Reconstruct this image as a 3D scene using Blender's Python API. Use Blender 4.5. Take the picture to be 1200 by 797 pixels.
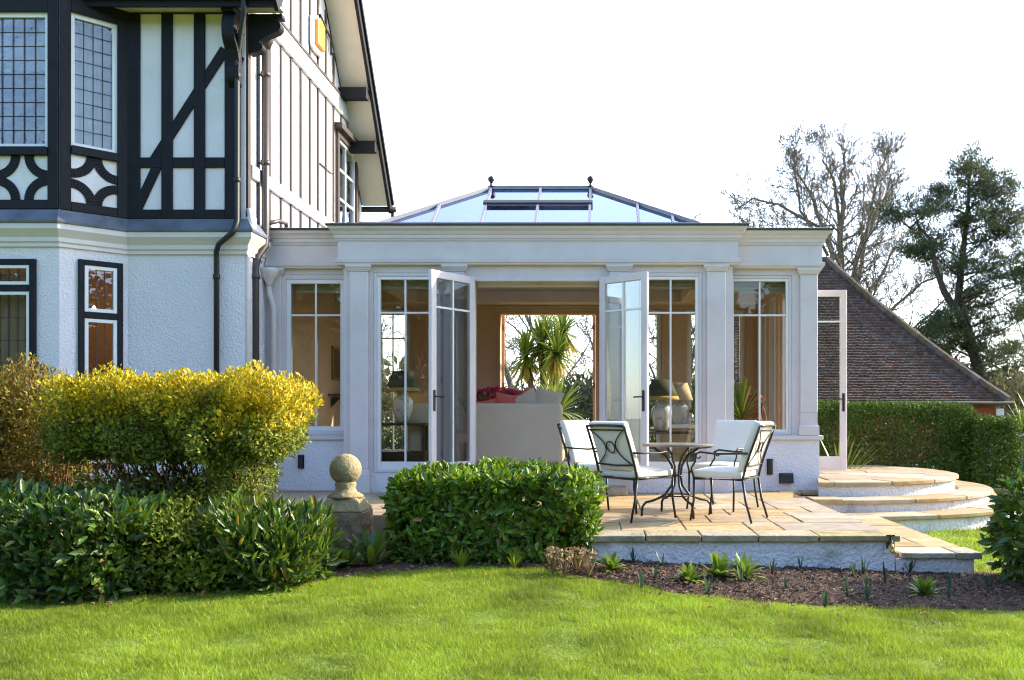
import bpy, math, random
import numpy as np
from mathutils import Vector, Matrix, noise

S = bpy.context.scene
for o in list(bpy.data.objects):
    bpy.data.objects.remove(o)

# ------------------------------------------------------------------ camera, sky, sun, exposure
F = 1080.0                       # focal length in photo pixels (photo is 1200 wide)
CAMZ = 1.022
cam_d = bpy.data.cameras.new('camera')
cam = bpy.data.objects.new('camera', cam_d)
S.collection.objects.link(cam)
cam.location = (0, 0, CAMZ)
cam.rotation_euler = (math.radians(90), 0, 0)
cam_d.sensor_width = 36
cam_d.lens = 36 * F / 1200
cam_d.shift_x = -105 / 1200
cam_d.shift_y = 86.5 / 1200
cam_d.clip_end = 2000
S.camera = cam

SUN_EL = math.radians(27)
SUN_AZ = math.radians(72)        # from +Y towards +X
w = bpy.data.worlds.new('World')
S.world = w
w.use_nodes = True
nt = w.node_tree
sky = nt.nodes.new('ShaderNodeTexSky')
sky.sky_type = 'NISHITA'
sky.sun_disc = False
sky.sun_elevation = SUN_EL
sky.sun_rotation = SUN_AZ
sky.air_density = 1.0
sky.dust_density = 0.8
sky.ozone_density = 2.6
bg = nt.nodes['Background']
# bright thin haze of the sky on the sunward side (behind the house), blue sky behind the camera
tcw = nt.nodes.new('ShaderNodeTexCoord')
dt = nt.nodes.new('ShaderNodeVectorMath')
dt.operation = 'DOT_PRODUCT'
dt.inputs[1].default_value = Vector((0.42, 0.86, 0.28)).normalized()
nt.links.new(tcw.outputs['Generated'], dt.inputs[0])
mrw = nt.nodes.new('ShaderNodeMapRange')
mrw.interpolation_type = 'SMOOTHSTEP'
mrw.inputs['From Min'].default_value = 0.05
mrw.inputs['From Max'].default_value = 0.9
mrw.inputs['To Max'].default_value = 3.0
nt.links.new(dt.outputs['Value'], mrw.inputs['Value'])
hz_ = nt.nodes.new('ShaderNodeVectorMath')
hz_.operation = 'SCALE'
hz_.inputs[0].default_value = (1.0, 0.965, 0.95)
nt.links.new(mrw.outputs[0], hz_.inputs['Scale'])
addw = nt.nodes.new('ShaderNodeVectorMath')
addw.operation = 'ADD'
nt.links.new(sky.outputs[0], addw.inputs[0])
nt.links.new(hz_.outputs[0], addw.inputs[1])
nt.links.new(addw.outputs[0], bg.inputs[0])
bg.inputs[1].default_value = 0.15

sun_d = bpy.data.lights.new('sun', 'SUN')
sun_d.energy = 3.0
sun_d.angle = math.radians(0.6)
sun_d.color = (1.0, 0.85, 0.62)
sun = bpy.data.objects.new('sun', sun_d)
S.collection.objects.link(sun)
sdir = Vector((math.cos(SUN_EL) * math.sin(SUN_AZ), math.cos(SUN_EL) * math.cos(SUN_AZ), math.sin(SUN_EL)))
sun.rotation_euler = (-sdir).to_track_quat('-Z', 'Y').to_euler()
sun.location = (20, 10, 20)

S.view_settings.view_transform = 'Standard'
S.view_settings.look = 'None'
S.view_settings.exposure = 1.84
S.view_settings.gamma = 1.0
S.view_settings.use_curve_mapping = False
cy = S.cycles
cy.max_bounces = 7
cy.diffuse_bounces = 4
cy.glossy_bounces = 3
cy.transmission_bounces = 3
cy.transparent_max_bounces = 20
cy.caustics_reflective = False
cy.caustics_refractive = False
cy.sample_clamp_indirect = 6
cy.use_denoising = True
cy.filter_width = 1.15
cy.use_adaptive_sampling = True
cy.adaptive_threshold = 0.015

rng = np.random.default_rng(7)
random.seed(7)
R = math.radians


def PX(px, Y):
    return (px - 705) / F * Y


def PZ(py, Y):
    return CAMZ + (485 - py) / F * Y


# ------------------------------------------------------------------ materials
def new_mat(name):
    m = bpy.data.materials.new(name)
    m.use_nodes = True
    return m, m.node_tree, m.node_tree.nodes['Principled BSDF']


def ramp(nt, stops):
    r = nt.nodes.new('ShaderNodeValToRGB')
    els = r.color_ramp.elements
    while len(els) < len(stops):
        els.new(0.5)
    for e, (p, c) in zip(els, stops):
        e.position = p
        e.color = (*c, 1)
    return r


def mat(name, col, rough=0.6, metal=0.0, var=0.12, vscale=3.0, bump=0.0, bscale=60.0, bdist=0.01,
        spec=0.4, col2=None, island=0.0, stain=None, bdetail=3.0, sscale=1.3):
    """plain paint, plaster, stone, metal: base colour varied by noise, fine bump"""
    m, nt, p = new_mat(name)
    n = nt.nodes
    tc = n.new('ShaderNodeTexCoord')
    nz = n.new('ShaderNodeTexNoise')
    nz.inputs['Scale'].default_value = vscale
    nz.inputs['Detail'].default_value = 6
    nz.inputs['Roughness'].default_value = 0.65
    nt.links.new(tc.outputs['Object'], nz.inputs['Vector'])
    c2 = col2 or tuple(min(1, c * (1 + var)) for c in col)
    c1 = tuple(c * (1 - var) for c in col)
    rp = ramp(nt, [(0.3, c1), (0.5, col), (0.72, c2)])
    nt.links.new(nz.outputs['Fac'], rp.inputs[0])
    out = rp.outputs[0]
    if island:
        geo = n.new('ShaderNodeNewGeometry')
        hsv = n.new('ShaderNodeHueSaturation')
        mr = n.new('ShaderNodeMapRange')
        mr.inputs['To Min'].default_value = 1 - island
        mr.inputs['To Max'].default_value = 1 + island
        nt.links.new(geo.outputs['Random Per Island'], mr.inputs['Value'])
        nt.links.new(mr.outputs[0], hsv.inputs['Value'])
        mth = n.new('ShaderNodeMath')
        mth.operation = 'MULTIPLY'
        mth.inputs[1].default_value = 7.31
        fr = n.new('ShaderNodeMath')
        fr.operation = 'FRACT'
        nt.links.new(geo.outputs['Random Per Island'], mth.inputs[0])
        nt.links.new(mth.outputs[0], fr.inputs[0])
        mr2 = n.new('ShaderNodeMapRange')
        mr2.inputs['To Min'].default_value = 0.6
        mr2.inputs['To Max'].default_value = 1.3
        nt.links.new(fr.outputs[0], mr2.inputs['Value'])
        nt.links.new(mr2.outputs[0], hsv.inputs['Saturation'])
        nt.links.new(out, hsv.inputs['Color'])
        out = hsv.outputs[0]
    if stain:
        n2 = n.new('ShaderNodeTexNoise')
        n2.inputs['Scale'].default_value = sscale
        n2.inputs['Detail'].default_value = 8
        n2.inputs['Roughness'].default_value = 0.7
        nt.links.new(tc.outputs['Object'], n2.inputs['Vector'])
        r2 = ramp(nt, [(0.5, (0, 0, 0)), (0.72, (1, 1, 1))])
        nt.links.new(n2.outputs['Fac'], r2.inputs[0])
        mx = n.new('ShaderNodeMixRGB')
        mx.inputs['Color2'].default_value = (*stain, 1)
        nt.links.new(r2.outputs[0], mx.inputs['Fac'])
        nt.links.new(out, mx.inputs['Color1'])
        out = mx.outputs[0]
    nt.links.new(out, p.inputs['Base Color'])
    p.inputs['Roughness'].default_value = rough
    p.inputs['Metallic'].default_value = metal
    p.inputs['Specular IOR Level'].default_value = spec
    if bump:
        b = n.new('ShaderNodeTexNoise')
        b.inputs['Scale'].default_value = bscale
        b.inputs['Detail'].default_value = bdetail
        nt.links.new(tc.outputs['Object'], b.inputs['Vector'])
        bp = n.new('ShaderNodeBump')
        bp.inputs['Strength'].default_value = bump
        bp.inputs['Distance'].default_value = bdist
        nt.links.new(b.outputs['Fac'], bp.inputs['Height'])
        nt.links.new(bp.outputs[0], p.inputs['Normal'])
    return m


def leaf_mat(name, cols, rough=0.45, trans=0.3, spec=0.4, patch=0.25, pscale=2.5, tcol=None, odd=None):
    """leaves: every leaf (mesh island) takes its own tone; some light passes through"""
    m, nt, p = new_mat(name)
    n = nt.nodes
    geo = n.new('ShaderNodeNewGeometry')
    k = len(cols)
    rp = ramp(nt, [(i / max(1, k - 1) * (.955 if odd else 1), c) for i, c in enumerate(cols)] + ([(.97, odd), (.99, tuple(c * .5 for c in odd))] if odd else []))
    nt.links.new(geo.outputs['Random Per Island'], rp.inputs[0])
    tc = n.new('ShaderNodeTexCoord')
    nz = n.new('ShaderNodeTexNoise')
    nz.inputs['Scale'].default_value = pscale
    nz.inputs['Detail'].default_value = 4
    nt.links.new(tc.outputs['Object'], nz.inputs['Vector'])
    mr = n.new('ShaderNodeMapRange')
    mr.inputs['From Min'].default_value = 0.3
    mr.inputs['From Max'].default_value = 0.7
    mr.inputs['To Min'].default_value = 1 - patch
    mr.inputs['To Max'].default_value = 1 + patch
    nt.links.new(nz.outputs['Fac'], mr.inputs['Value'])
    hsv = n.new('ShaderNodeHueSaturation')
    nt.links.new(rp.outputs[0], hsv.inputs['Color'])
    nt.links.new(mr.outputs[0], hsv.inputs['Value'])
    nt.links.new(hsv.outputs[0], p.inputs['Base Color'])
    p.inputs['Roughness'].default_value = rough
    p.inputs['Specular IOR Level'].default_value = spec
    if trans:
        tr = n.new('ShaderNodeBsdfTranslucent')
        if tcol:
            mxc = n.new('ShaderNodeMixRGB')
            mxc.blend_type = 'MULTIPLY'
            mxc.inputs['Fac'].default_value = 1
            mxc.inputs['Color2'].default_value = (*tcol, 1)
            nt.links.new(hsv.outputs[0], mxc.inputs['Color1'])
            nt.links.new(mxc.outputs[0], tr.inputs['Color'])
        else:
            nt.links.new(hsv.outputs[0], tr.inputs['Color'])
        mx = n.new('ShaderNodeMixShader')
        mx.inputs[0].default_value = trans
        nt.links.new(p.outputs[0], mx.inputs[1])
        nt.links.new(tr.outputs[0], mx.inputs[2])
        nt.links.new(mx.outputs[0], n['Material Output'].inputs[0])
    return m


def glass_mat(name, tint=(0.93, 0.95, 0.94), refl=1.0, ior=1.5, gcol=(1, 1, 1), rough=0.0, base=0.0, wave=0.0):
    m = bpy.data.materials.new(name)
    m.use_nodes = True
    nt = m.node_tree
    n = nt.nodes
    n.remove(n['Principled BSDF'])
    t = n.new('ShaderNodeBsdfTransparent')
    t.inputs[0].default_value = (*tint, 1)
    g = n.new('ShaderNodeBsdfGlossy')
    g.inputs['Color'].default_value = (*gcol, 1)
    g.inputs['Roughness'].default_value = rough
    fr = n.new('ShaderNodeFresnel')
    fr.inputs['IOR'].default_value = ior
    mu = n.new('ShaderNodeMath')
    mu.operation = 'MULTIPLY_ADD'
    mu.use_clamp = True
    mu.inputs[1].default_value = refl
    mu.inputs[2].default_value = base
    nt.links.new(fr.outputs[0], mu.inputs[0])
    mx = n.new('ShaderNodeMixShader')
    nt.links.new(mu.outputs[0], mx.inputs[0])
    nt.links.new(t.outputs[0], mx.inputs[1])
    nt.links.new(g.outputs[0], mx.inputs[2])
    nt.links.new(mx.outputs[0], n['Material Output'].inputs[0])
    if wave:
        tc = n.new('ShaderNodeTexCoord')
        nz = n.new('ShaderNodeTexNoise')
        nz.inputs['Scale'].default_value = 7
        nt.links.new(tc.outputs['Object'], nz.inputs['Vector'])
        bp = n.new('ShaderNodeBump')
        bp.inputs['Strength'].default_value = wave
        bp.inputs['Distance'].default_value = 0.02
        nt.links.new(nz.outputs['Fac'], bp.inputs['Height'])
        nt.links.new(bp.outputs[0], g.inputs['Normal'])
    return m


def emit_mat(name, col, st):
    m = bpy.data.materials.new(name)
    m.use_nodes = True
    p = m.node_tree.nodes['Principled BSDF']
    p.inputs['Base Color'].default_value = (*col, 1)
    p.inputs['Emission Color'].default_value = (*col, 1)
    p.inputs['Emission Strength'].default_value = st
    return m


M = {}
M['roughcast'] = mat('white_roughcast', (0.79, 0.755, 0.785), 0.9, bump=0.9, bscale=38, bdist=0.02, var=0.05, vscale=1.5, bdetail=5)
M['roughcast_old'] = mat('weathered_white_roughcast', (0.77, 0.74, 0.75), 0.9, bump=1.0, bscale=30, bdist=0.03, var=0.06, vscale=2, stain=(0.42, 0.4, 0.34), bdetail=5, sscale=2.2)
M['panel'] = mat('white_render_panel', (0.79, 0.75, 0.78), 0.85, bump=0.35, bscale=30, bdist=0.01, var=0.05, vscale=1.5, stain=(0.66, 0.66, 0.62), sscale=0.8)
M['timber'] = mat('black_painted_timber', (0.007, 0.0075, 0.011), 0.62, bump=0.5, bscale=16, bdist=0.01, var=0.4, vscale=5, spec=0.28)
M['stud'] = mat('brown_black_timber', (0.05, 0.036, 0.032), 0.6, bump=0.3, bscale=22, bdist=0.008, var=0.3, vscale=5)
M['rail'] = mat('grey_painted_rail', (0.42, 0.43, 0.46), 0.6, var=0.08, bump=0.2, bscale=20)
M['soffit'] = mat('cream_soffit', (0.66, 0.6, 0.5), 0.7, var=0.06)
M['paint'] = mat('pale_grey_joinery_paint', (0.68, 0.615, 0.615), 0.42, var=0.05, vscale=2.2, stain=(0.60, 0.54, 0.53), sscale=1.7, bump=0.05, bscale=30, spec=0.45)
M['white'] = mat('white_gloss_paint', (0.8, 0.8, 0.8), 0.35, var=0.03, spec=0.5)
M['lead'] = mat('grey_lead', (0.13, 0.15, 0.19), 0.45, metal=0.3, var=0.3, vscale=4, bump=0.3, bscale=8)
M['roof_edge'] = mat('dark_grey_roof_edging', (0.055, 0.058, 0.065), 0.55, var=0.2)
M['lantern_bar'] = mat('blue_grey_lantern_bar', (0.24, 0.25, 0.3), 0.4, var=0.08, spec=0.5)
M['finial'] = mat('dark_bronze_finial', (0.05, 0.045, 0.05), 0.4, metal=0.4)
M['black_metal'] = mat('black_cast_iron', (0.010, 0.010, 0.011), 0.5, var=0.2, spec=0.5)
M['brown_pipe'] = mat('dark_brown_pipe', (0.05, 0.04, 0.036), 0.4, var=0.2, spec=0.5)
M['cream_pipe'] = mat('cream_pipe_paint', (0.68, 0.635, 0.61), 0.45, var=0.05)
M['lead_came'] = mat('lead_came', (0.03, 0.03, 0.034), 0.5, var=0.2)
M['inner_paint'] = mat('warm_tan_interior_paint', (0.58, 0.39, 0.26), 0.75, var=0.04)
M['inner_dark'] = mat('brown_interior_paint', (0.42, 0.26, 0.14), 0.8, var=0.08)
M['inner_floor'] = mat('pale_stone_floor', (0.42, 0.33, 0.24), 0.35, var=0.12, vscale=2)
M['ceiling'] = mat('warm_white_ceiling', (0.6, 0.45, 0.32), 0.8, var=0.03)
M['blind'] = mat('linen_blind', (0.5, 0.42, 0.32), 0.9, bump=0.2, bscale=120, var=0.06)
M['curtain'] = mat('pale_blind_and_reflection', (0.62, 0.62, 0.6), 0.9, var=0.06)  # blind cloth, also the added sheet imitating a bright reflection
M['glass'] = glass_mat('window_glass', (0.94, 0.95, 0.93), 0.85)
M['house_glass'] = glass_mat('old_leaded_glass', (0.86, 0.87, 0.88), 1.6, wave=0.3)
M['roof_glass'] = glass_mat('blue_solar_roof_glass', (0.5, 0.68, 0.85), 1.5, gcol=(0.56, 0.68, 1.0), base=0.42)
M['sandstone'] = mat('buff_sandstone', (0.36, 0.265, 0.155), 0.82, var=0.3, vscale=5, bump=0.5, bscale=14, bdist=0.012, island=0.22, stain=(0.30, 0.25, 0.17), bdetail=8)
M['coping'] = mat('weathered_stone_edge', (0.36, 0.29, 0.17), 0.85, var=0.25, vscale=7, bump=0.7, bscale=22, bdist=0.02, island=0.2, stain=(0.12, 0.115, 0.06), sscale=3)
M['mortar'] = mat('sandy_mortar', (0.26, 0.21, 0.14), 0.95, var=0.2, bump=0.5, bscale=60)
M['stone'] = mat('mossy_stone', (0.30, 0.245, 0.14), 0.9, var=0.3, vscale=9, bump=0.8, bscale=35, bdist=0.015, stain=(0.16, 0.17, 0.05), sscale=4)
M['old_brick'] = mat('old_brown_brick', (0.3, 0.2, 0.13), 0.9, var=0.5, vscale=14, bump=1.0, bscale=16, bdist=0.03, stain=(0.12, 0.13, 0.05), sscale=4)
M['cushion'] = mat('ivory_canvas', (0.76, 0.70, 0.60), 0.9, var=0.04, bump=0.25, bscale=14, bdist=0.01)
M['iron'] = mat('black_wrought_iron', (0.014, 0.013, 0.013), 0.42, var=0.2, spec=0.5)
M['table_top'] = mat('grey_slate_tabletop', (0.17, 0.15, 0.13), 0.3, var=0.2, vscale=8)
M['sofa'] = mat('oatmeal_linen', (0.66, 0.585, 0.45), 0.95, var=0.05, bump=0.3, bscale=150, bdist=0.004)
M['cream_cush'] = mat('cream_cushion_linen', (0.66, 0.56, 0.42), 0.95, var=0.05)
M['coral'] = mat('coral_cushion_velvet', (0.7, 0.16, 0.11), 0.9, var=0.12)
M['wood_dark'] = mat('dark_wood', (0.055, 0.032, 0.02), 0.45, var=0.3, vscale=6)
M['jar'] = mat('white_glazed_jar', (0.62, 0.64, 0.62), 0.15, var=0.1, stain=(0.16, 0.2, 0.28), sscale=11, spec=0.6)
M['shade_dark'] = mat('dark_green_lampshade', (0.07, 0.075, 0.05), 0.9, var=0.15)
M['shade_gold'] = mat('gold_shade_trim', (0.42, 0.32, 0.1), 0.8, var=0.1)
M['shade_cream'] = mat('pleated_cream_lampshade', (0.6, 0.48, 0.3), 0.9, var=0.08)
M['wicker'] = mat('woven_wicker', (0.36, 0.27, 0.15), 0.8, var=0.3, vscale=40, bump=0.8, bscale=60)
M['terracotta'] = mat('terracotta_throw', (0.36, 0.12, 0.06), 0.95, var=0.12)
M['gilt'] = mat('gilt_frame', (0.3, 0.2, 0.07), 0.4, metal=0.3, var=0.2)
M['mirror'] = mat('mirror_glass', (0.4, 0.4, 0.38), 0.05, metal=1.0, var=0.05)
M['candle'] = mat('ivory_candle', (0.7, 0.62, 0.48), 0.6)
M['bulb'] = emit_mat('lit_bulb', (1.0, 0.66, 0.32), 32)
M['orange'] = mat('orange_plastic', (0.85, 0.26, 0.02), 0.4, var=0.05)
M['brass'] = mat('brass', (0.55, 0.33, 0.06), 0.3, metal=0.6, var=0.1)
M['tile'] = mat('brown_clay_roof_tile', (0.095, 0.056, 0.042), 0.9, var=0.3, vscale=5, bump=0.5, bscale=25, island=0.32)
M['ridge_tile'] = mat('lichen_ridge_tile', (0.12, 0.08, 0.055), 0.9, var=0.3, vscale=8, bump=0.5, bscale=20, island=0.2, stain=(0.13, 0.13, 0.06), sscale=3)
M['soil'] = mat('dark_bark_soil', (0.095, 0.056, 0.036), 0.95, var=0.45, vscale=45, bump=1.0, bscale=70, bdist=0.03)
M['earth'] = mat('lawn_soil', (0.13, 0.185, 0.022), 0.95, var=0.3, vscale=6)
M['bark'] = mat('grey_brown_bark', (0.12, 0.095, 0.07), 0.9, var=0.3, vscale=6, bump=0.6, bscale=18)
M['tree_bark'] = mat('brown_grey_tree_bark', (0.2, 0.165, 0.13), 0.9, var=0.25, vscale=3)
M['far_bark'] = mat('pale_grey_bark', (0.2, 0.165, 0.13), 0.9, var=0.25, vscale=3)
M['twig'] = mat('red_brown_twig', (0.17, 0.085, 0.045), 0.8, var=0.25, vscale=8)
M['pine_bark'] = mat('dark_pine_bark', (0.07, 0.052, 0.04), 0.95, var=0.35, vscale=5, bump=0.8, bscale=12)
M['palm_trunk'] = mat('fibrous_palm_trunk', (0.16, 0.12, 0.075), 0.95, var=0.35, vscale=12, bump=0.8, bscale=30)
M['car'] = mat('dark_blue_car_paint', (0.02, 0.035, 0.085), 0.2, var=0.05, spec=0.6)
M['tyre'] = mat('black_tyre', (0.015, 0.015, 0.015), 0.8)
M['rim'] = mat('silver_rim', (0.5, 0.5, 0.5), 0.3, metal=0.8)
M['car_glass'] = glass_mat('tinted_car_glass', (0.3, 0.36, 0.42), 1.5, base=0.1)
M['gravel'] = mat('grey_gravel', (0.22, 0.2, 0.17), 0.95, var=0.3, vscale=20, bump=0.6, bscale=60)
M['pot'] = mat('terracotta_pot', (0.33, 0.16, 0.08), 0.85, var=0.15)
# leaves
M['laurel'] = leaf_mat('laurel_leaf', [(0.05, 0.10, 0.01), (0.08, 0.165, 0.014), (0.13, 0.23, 0.022), (0.065, 0.135, 0.014), (0.24, 0.33, 0.04), (0.06, 0.13, 0.014)], 0.38, 0.32, 0.55, tcol=(1.5, 1.5, .6), odd=(.28, .19, .04))
M['laurel_dark'] = leaf_mat('dark_laurel_leaf', [(0.03, 0.065, 0.012), (0.05, 0.105, 0.018), (0.075, 0.15, 0.024), (0.04, 0.085, 0.016), (0.14, 0.2, 0.028), (0.045, 0.095, 0.016)], 0.38, 0.22, 0.5, tcol=(1.5, 1.5, .6), odd=(.28, .19, .04))
M['laurel_pale'] = leaf_mat('young_laurel_leaf', [(0.04, 0.085, 0.014), (0.07, 0.14, 0.02), (0.11, 0.18, 0.03), (0.05, 0.1, 0.016), (0.2, 0.24, 0.04)], 0.34, 0.26, 0.6, tcol=(1.5, 1.5, .6), odd=(.28, .19, .04))
M['golden'] = leaf_mat('golden_privet_leaf', [(0.46, 0.34, 0.012), (0.62, 0.47, 0.018), (0.76, 0.60, 0.04), (0.38, 0.37, 0.02), (0.58, 0.42, 0.014), (0.28, 0.27, 0.02)], 0.5, 0.35, 0.3, patch=0.2, pscale=5)
M['privet_green'] = leaf_mat('green_privet_leaf', [(0.08, 0.13, 0.012), (0.13, 0.18, 0.015), (0.22, 0.25, 0.022), (0.09, 0.14, 0.014), (0.30, 0.28, 0.03)], 0.5, 0.3, 0.3)
M['rusty_leaf'] = leaf_mat('bronze_shrub_leaf', [(0.24, 0.12, 0.016), (0.32, 0.22, 0.025), (0.15, 0.16, 0.02), (0.42, 0.30, 0.03), (0.16, 0.08, 0.02), (0.2, 0.2, 0.025)], 0.55, 0.3, 0.3)
M['hedge_leaf'] = leaf_mat('clipped_hedge_leaf', [(0.04, 0.085, 0.01), (0.065, 0.13, 0.014), (0.11, 0.18, 0.022), (0.055, 0.11, 0.014)], 0.55, 0.25, 0.3, pscale=1.5, odd=(.2, .13, .04))
M['pine_needle'] = leaf_mat('pine_needle', [(0.045, 0.062, 0.034), (0.065, 0.088, 0.045), (0.11, 0.13, 0.055), (0.055, 0.075, 0.04), (0.15, 0.15, 0.06)], 0.6, 0.3, 0.3, pscale=.6)
M['cordyline'] = leaf_mat('cordyline_leaf', [(0.10, 0.17, 0.02), (0.16, 0.24, 0.03), (0.3, 0.33, 0.04), (0.12, 0.2, 0.03)], 0.45, 0.3, 0.4)
M['cordyline_old'] = leaf_mat('old_cordyline_leaf', [(0.34, 0.24, 0.03), (0.42, 0.32, 0.05), (0.26, 0.2, 0.04)], 0.6, 0.3, 0.3)
M['shrub_far'] = leaf_mat('far_shrub_leaf', [(0.11, 0.12, 0.055), (0.15, 0.155, 0.075), (0.2, 0.185, 0.1), (0.14, 0.125, 0.075)], 0.7, 0.25, 0.2)
M['fresh'] = leaf_mat('fresh_green_leaf', [(0.15, 0.24, 0.02), (0.22, 0.32, 0.03), (0.12, 0.2, 0.02)], 0.45, 0.35, 0.35)
M['bulb_leaf'] = leaf_mat('blue_green_shoot', [(0.06, 0.11, 0.06), (0.09, 0.15, 0.08), (0.05, 0.09, 0.04)], 0.45, 0.3, 0.35)
M['dry'] = leaf_mat('dry_stem', [(0.3, 0.2, 0.1), (0.4, 0.29, 0.16), (0.22, 0.13, 0.07)], 0.8, 0.15, 0.2)
M['dead_leaf'] = leaf_mat('fallen_leaf', [(0.2, 0.09, 0.04), (0.3, 0.16, 0.08), (0.12, 0.06, 0.03), (0.34, 0.22, 0.13)], 0.7, 0.15, 0.3)
M['grass'] = leaf_mat('lawn_grass', [(0.18, 0.275, 0.016), (0.25, 0.355, 0.022), (0.32, 0.41, 0.034), (0.21, 0.31, 0.018), (0.40, 0.41, 0.07)], 0.5, 0.45, 0.3, patch=0.38, pscale=1.6)
M['petal'] = leaf_mat('pink_red_petal', [(0.65, 0.03, 0.08), (0.75, 0.12, 0.24), (0.5, 0.015, 0.05), (0.8, 0.28, 0.36)], 0.6, 0.25, 0.3)


# ------------------------------------------------------------------ mesh helpers
ORI = {}


class MB:
    def __init__(s):
        s.v = []
        s.f = []

    def add(s, vs, fs):
        b = len(s.v)
        s.v.extend([tuple(p) for p in vs])
        s.f.extend([tuple(i + b for i in f) for f in fs])

    def hexa(s, p):            # p[0..3] bottom ring, p[4..7] top ring
        s.add(p, [(3, 2, 1, 0), (4, 5, 6, 7), (0, 1, 5, 4), (1, 2, 6, 5), (2, 3, 7, 6), (3, 0, 4, 7)])

    def box(s, x0, x1, y0, y1, z0, z1):
        s.hexa([(x0, y0, z0), (x1, y0, z0), (x1, y1, z0), (x0, y1, z0), (x0, y0, z1), (x1, y0, z1), (x1, y1, z1), (x0, y1, z1)])

    def bar(s, a, b, wd, dp, up=(0, 0, 1)):      # box beam from a to b
        a, b = Vector(a), Vector(b)
        d = (b - a).normalized()
        upv = Vector(up)
        if abs(d.dot(upv)) > 0.98:
            upv = Vector((0, 1, 0))
        r = d.cross(upv).normalized()
        u = r.cross(d).normalized()
        r *= wd / 2
        u *= dp / 2
        s.hexa([a - r - u, a + r - u, b + r - u, b - r - u, a - r + u, a + r + u, b + r + u, b - r + u])

    def tube(s, pts, rad, n=8, cap=True, closed=False):
        pts = [Vector(p) for p in pts]
        k = len(pts)
        rs = rad if isinstance(rad, (list, tuple)) else [rad] * k
        base = len(s.v)
        prev = None
        for i, p in enumerate(pts):
            if closed:
                d = pts[(i + 1) % k] - pts[i - 1]
            else:
                d = pts[min(i + 1, k - 1)] - pts[max(i - 1, 0)]
            d = d.normalized() if d.length > 1e-9 else Vector((0, 0, 1))
            if prev is None:
                a = Vector((0, 0, 1)) if abs(d.z) < 0.9 else Vector((1, 0, 0))
                u = d.cross(a).normalized()
            else:
                u = prev - d * prev.dot(d)
                u = u.normalized() if u.length > 1e-6 else d.orthogonal().normalized()
            prev = u
            vv = d.cross(u)
            for j in range(n):
                t = 2 * math.pi * j / n
                s.v.append(tuple(p + (u * math.cos(t) + vv * math.sin(t)) * rs[i]))
        last = k if closed else k - 1
        for i in range(last):
            i2 = (i + 1) % k
            for j in range(n):
                j2 = (j + 1) % n
                s.f.append((base + i * n + j, base + i * n + j2, base + i2 * n + j2, base + i2 * n + j))
        if cap and not closed:
            s.f.append(tuple(base + j for j in reversed(range(n))))
            s.f.append(tuple(base + (k - 1) * n + j for j in range(n)))

    def lathe(s, prof, c, n=24, sq=None):
        """prof: (r, z) bottom to top about a vertical axis at c"""
        base = len(s.v)
        for r, z in prof:
            for j in range(n):
                t = 2 * math.pi * j / n
                s.v.append((c[0] + r * math.cos(t), c[1] + r * math.sin(t), c[2] + z))
        k = len(prof)
        for i in range(k - 1):
            for j in range(n):
                j2 = (j + 1) % n
                s.f.append((base + i * n + j, base + i * n + j2, base + (i + 1) * n + j2, base + (i + 1) * n + j))
        s.f.append(tuple(base + j for j in reversed(range(n))))
        s.f.append(tuple(base + (k - 1) * n + j for j in range(n)))

    def prism(s, poly, ax, lo, hi):
        """polygon extruded along axis ax; poly in the other two axes (in order)"""
        def mk(p, h):
            return {0: (h, p[0], p[1]), 1: (p[0], h, p[1]), 2: (p[0], p[1], h)}[ax]
        n = len(poly)
        s.add([mk(p, lo) for p in poly] + [mk(p, hi) for p in poly],
              [tuple(reversed(range(n))), tuple(range(n, 2 * n))] + [(i, (i + 1) % n, n + (i + 1) % n, n + i) for i in range(n)])

    def sweep(s, path, prof, cap=True):
        """closed profile (offset outward, z) swept along a plan polyline, mitred; outward = right of travel"""
        n = len(path)
        k = len(prof)
        rows = []
        for i in range(n):
            P = Vector(path[i])
            ns = []
            if i > 0:
                d = (Vector(path[i]) - Vector(path[i - 1])).normalized()
                ns.append(Vector((d.y, -d.x)))
            if i < n - 1:
                d = (Vector(path[i + 1]) - Vector(path[i])).normalized()
                ns.append(Vector((d.y, -d.x)))
            if len(ns) == 2:
                m = (ns[0] + ns[1]).normalized()
                m = m / max(0.3, m.dot(ns[0]))
            else:
                m = ns[0]
            rows.append([(P.x + m.x * o, P.y + m.y * o, z) for o, z in prof])
        base = len(s.v)
        for r in rows:
            s.v.extend(r)
        for i in range(n - 1):
            for j in range(k):
                j2 = (j + 1) % k
                s.f.append((base + i * k + j, base + (i + 1) * k + j, base + (i + 1) * k + j2, base + i * k + j2))
        if cap:
            s.f.append(tuple(base + j for j in range(k)))
            s.f.append(tuple(base + (n - 1) * k + j for j in reversed(range(k))))

    def grid(s, fn, nu, nv):
        base = len(s.v)
        for i in range(nu + 1):
            for j in range(nv + 1):
                s.v.append(tuple(fn(i / nu, j / nv)))
        for i in range(nu):
            for j in range(nv):
                a = base + i * (nv + 1) + j
                s.f.append((a, a + nv + 1, a + nv + 2, a + 1))

    def build(s, name, m, parent=None, smooth=False, bevel=0, seg=2, solid=0):
        return obj(name, s.v, s.f, m, parent, smooth, bevel, seg, solid)


def world_origin(o):
    v = Vector((0, 0, 0))
    while o is not None:
        v = v + o.location
        o = o.parent
    return v


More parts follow.
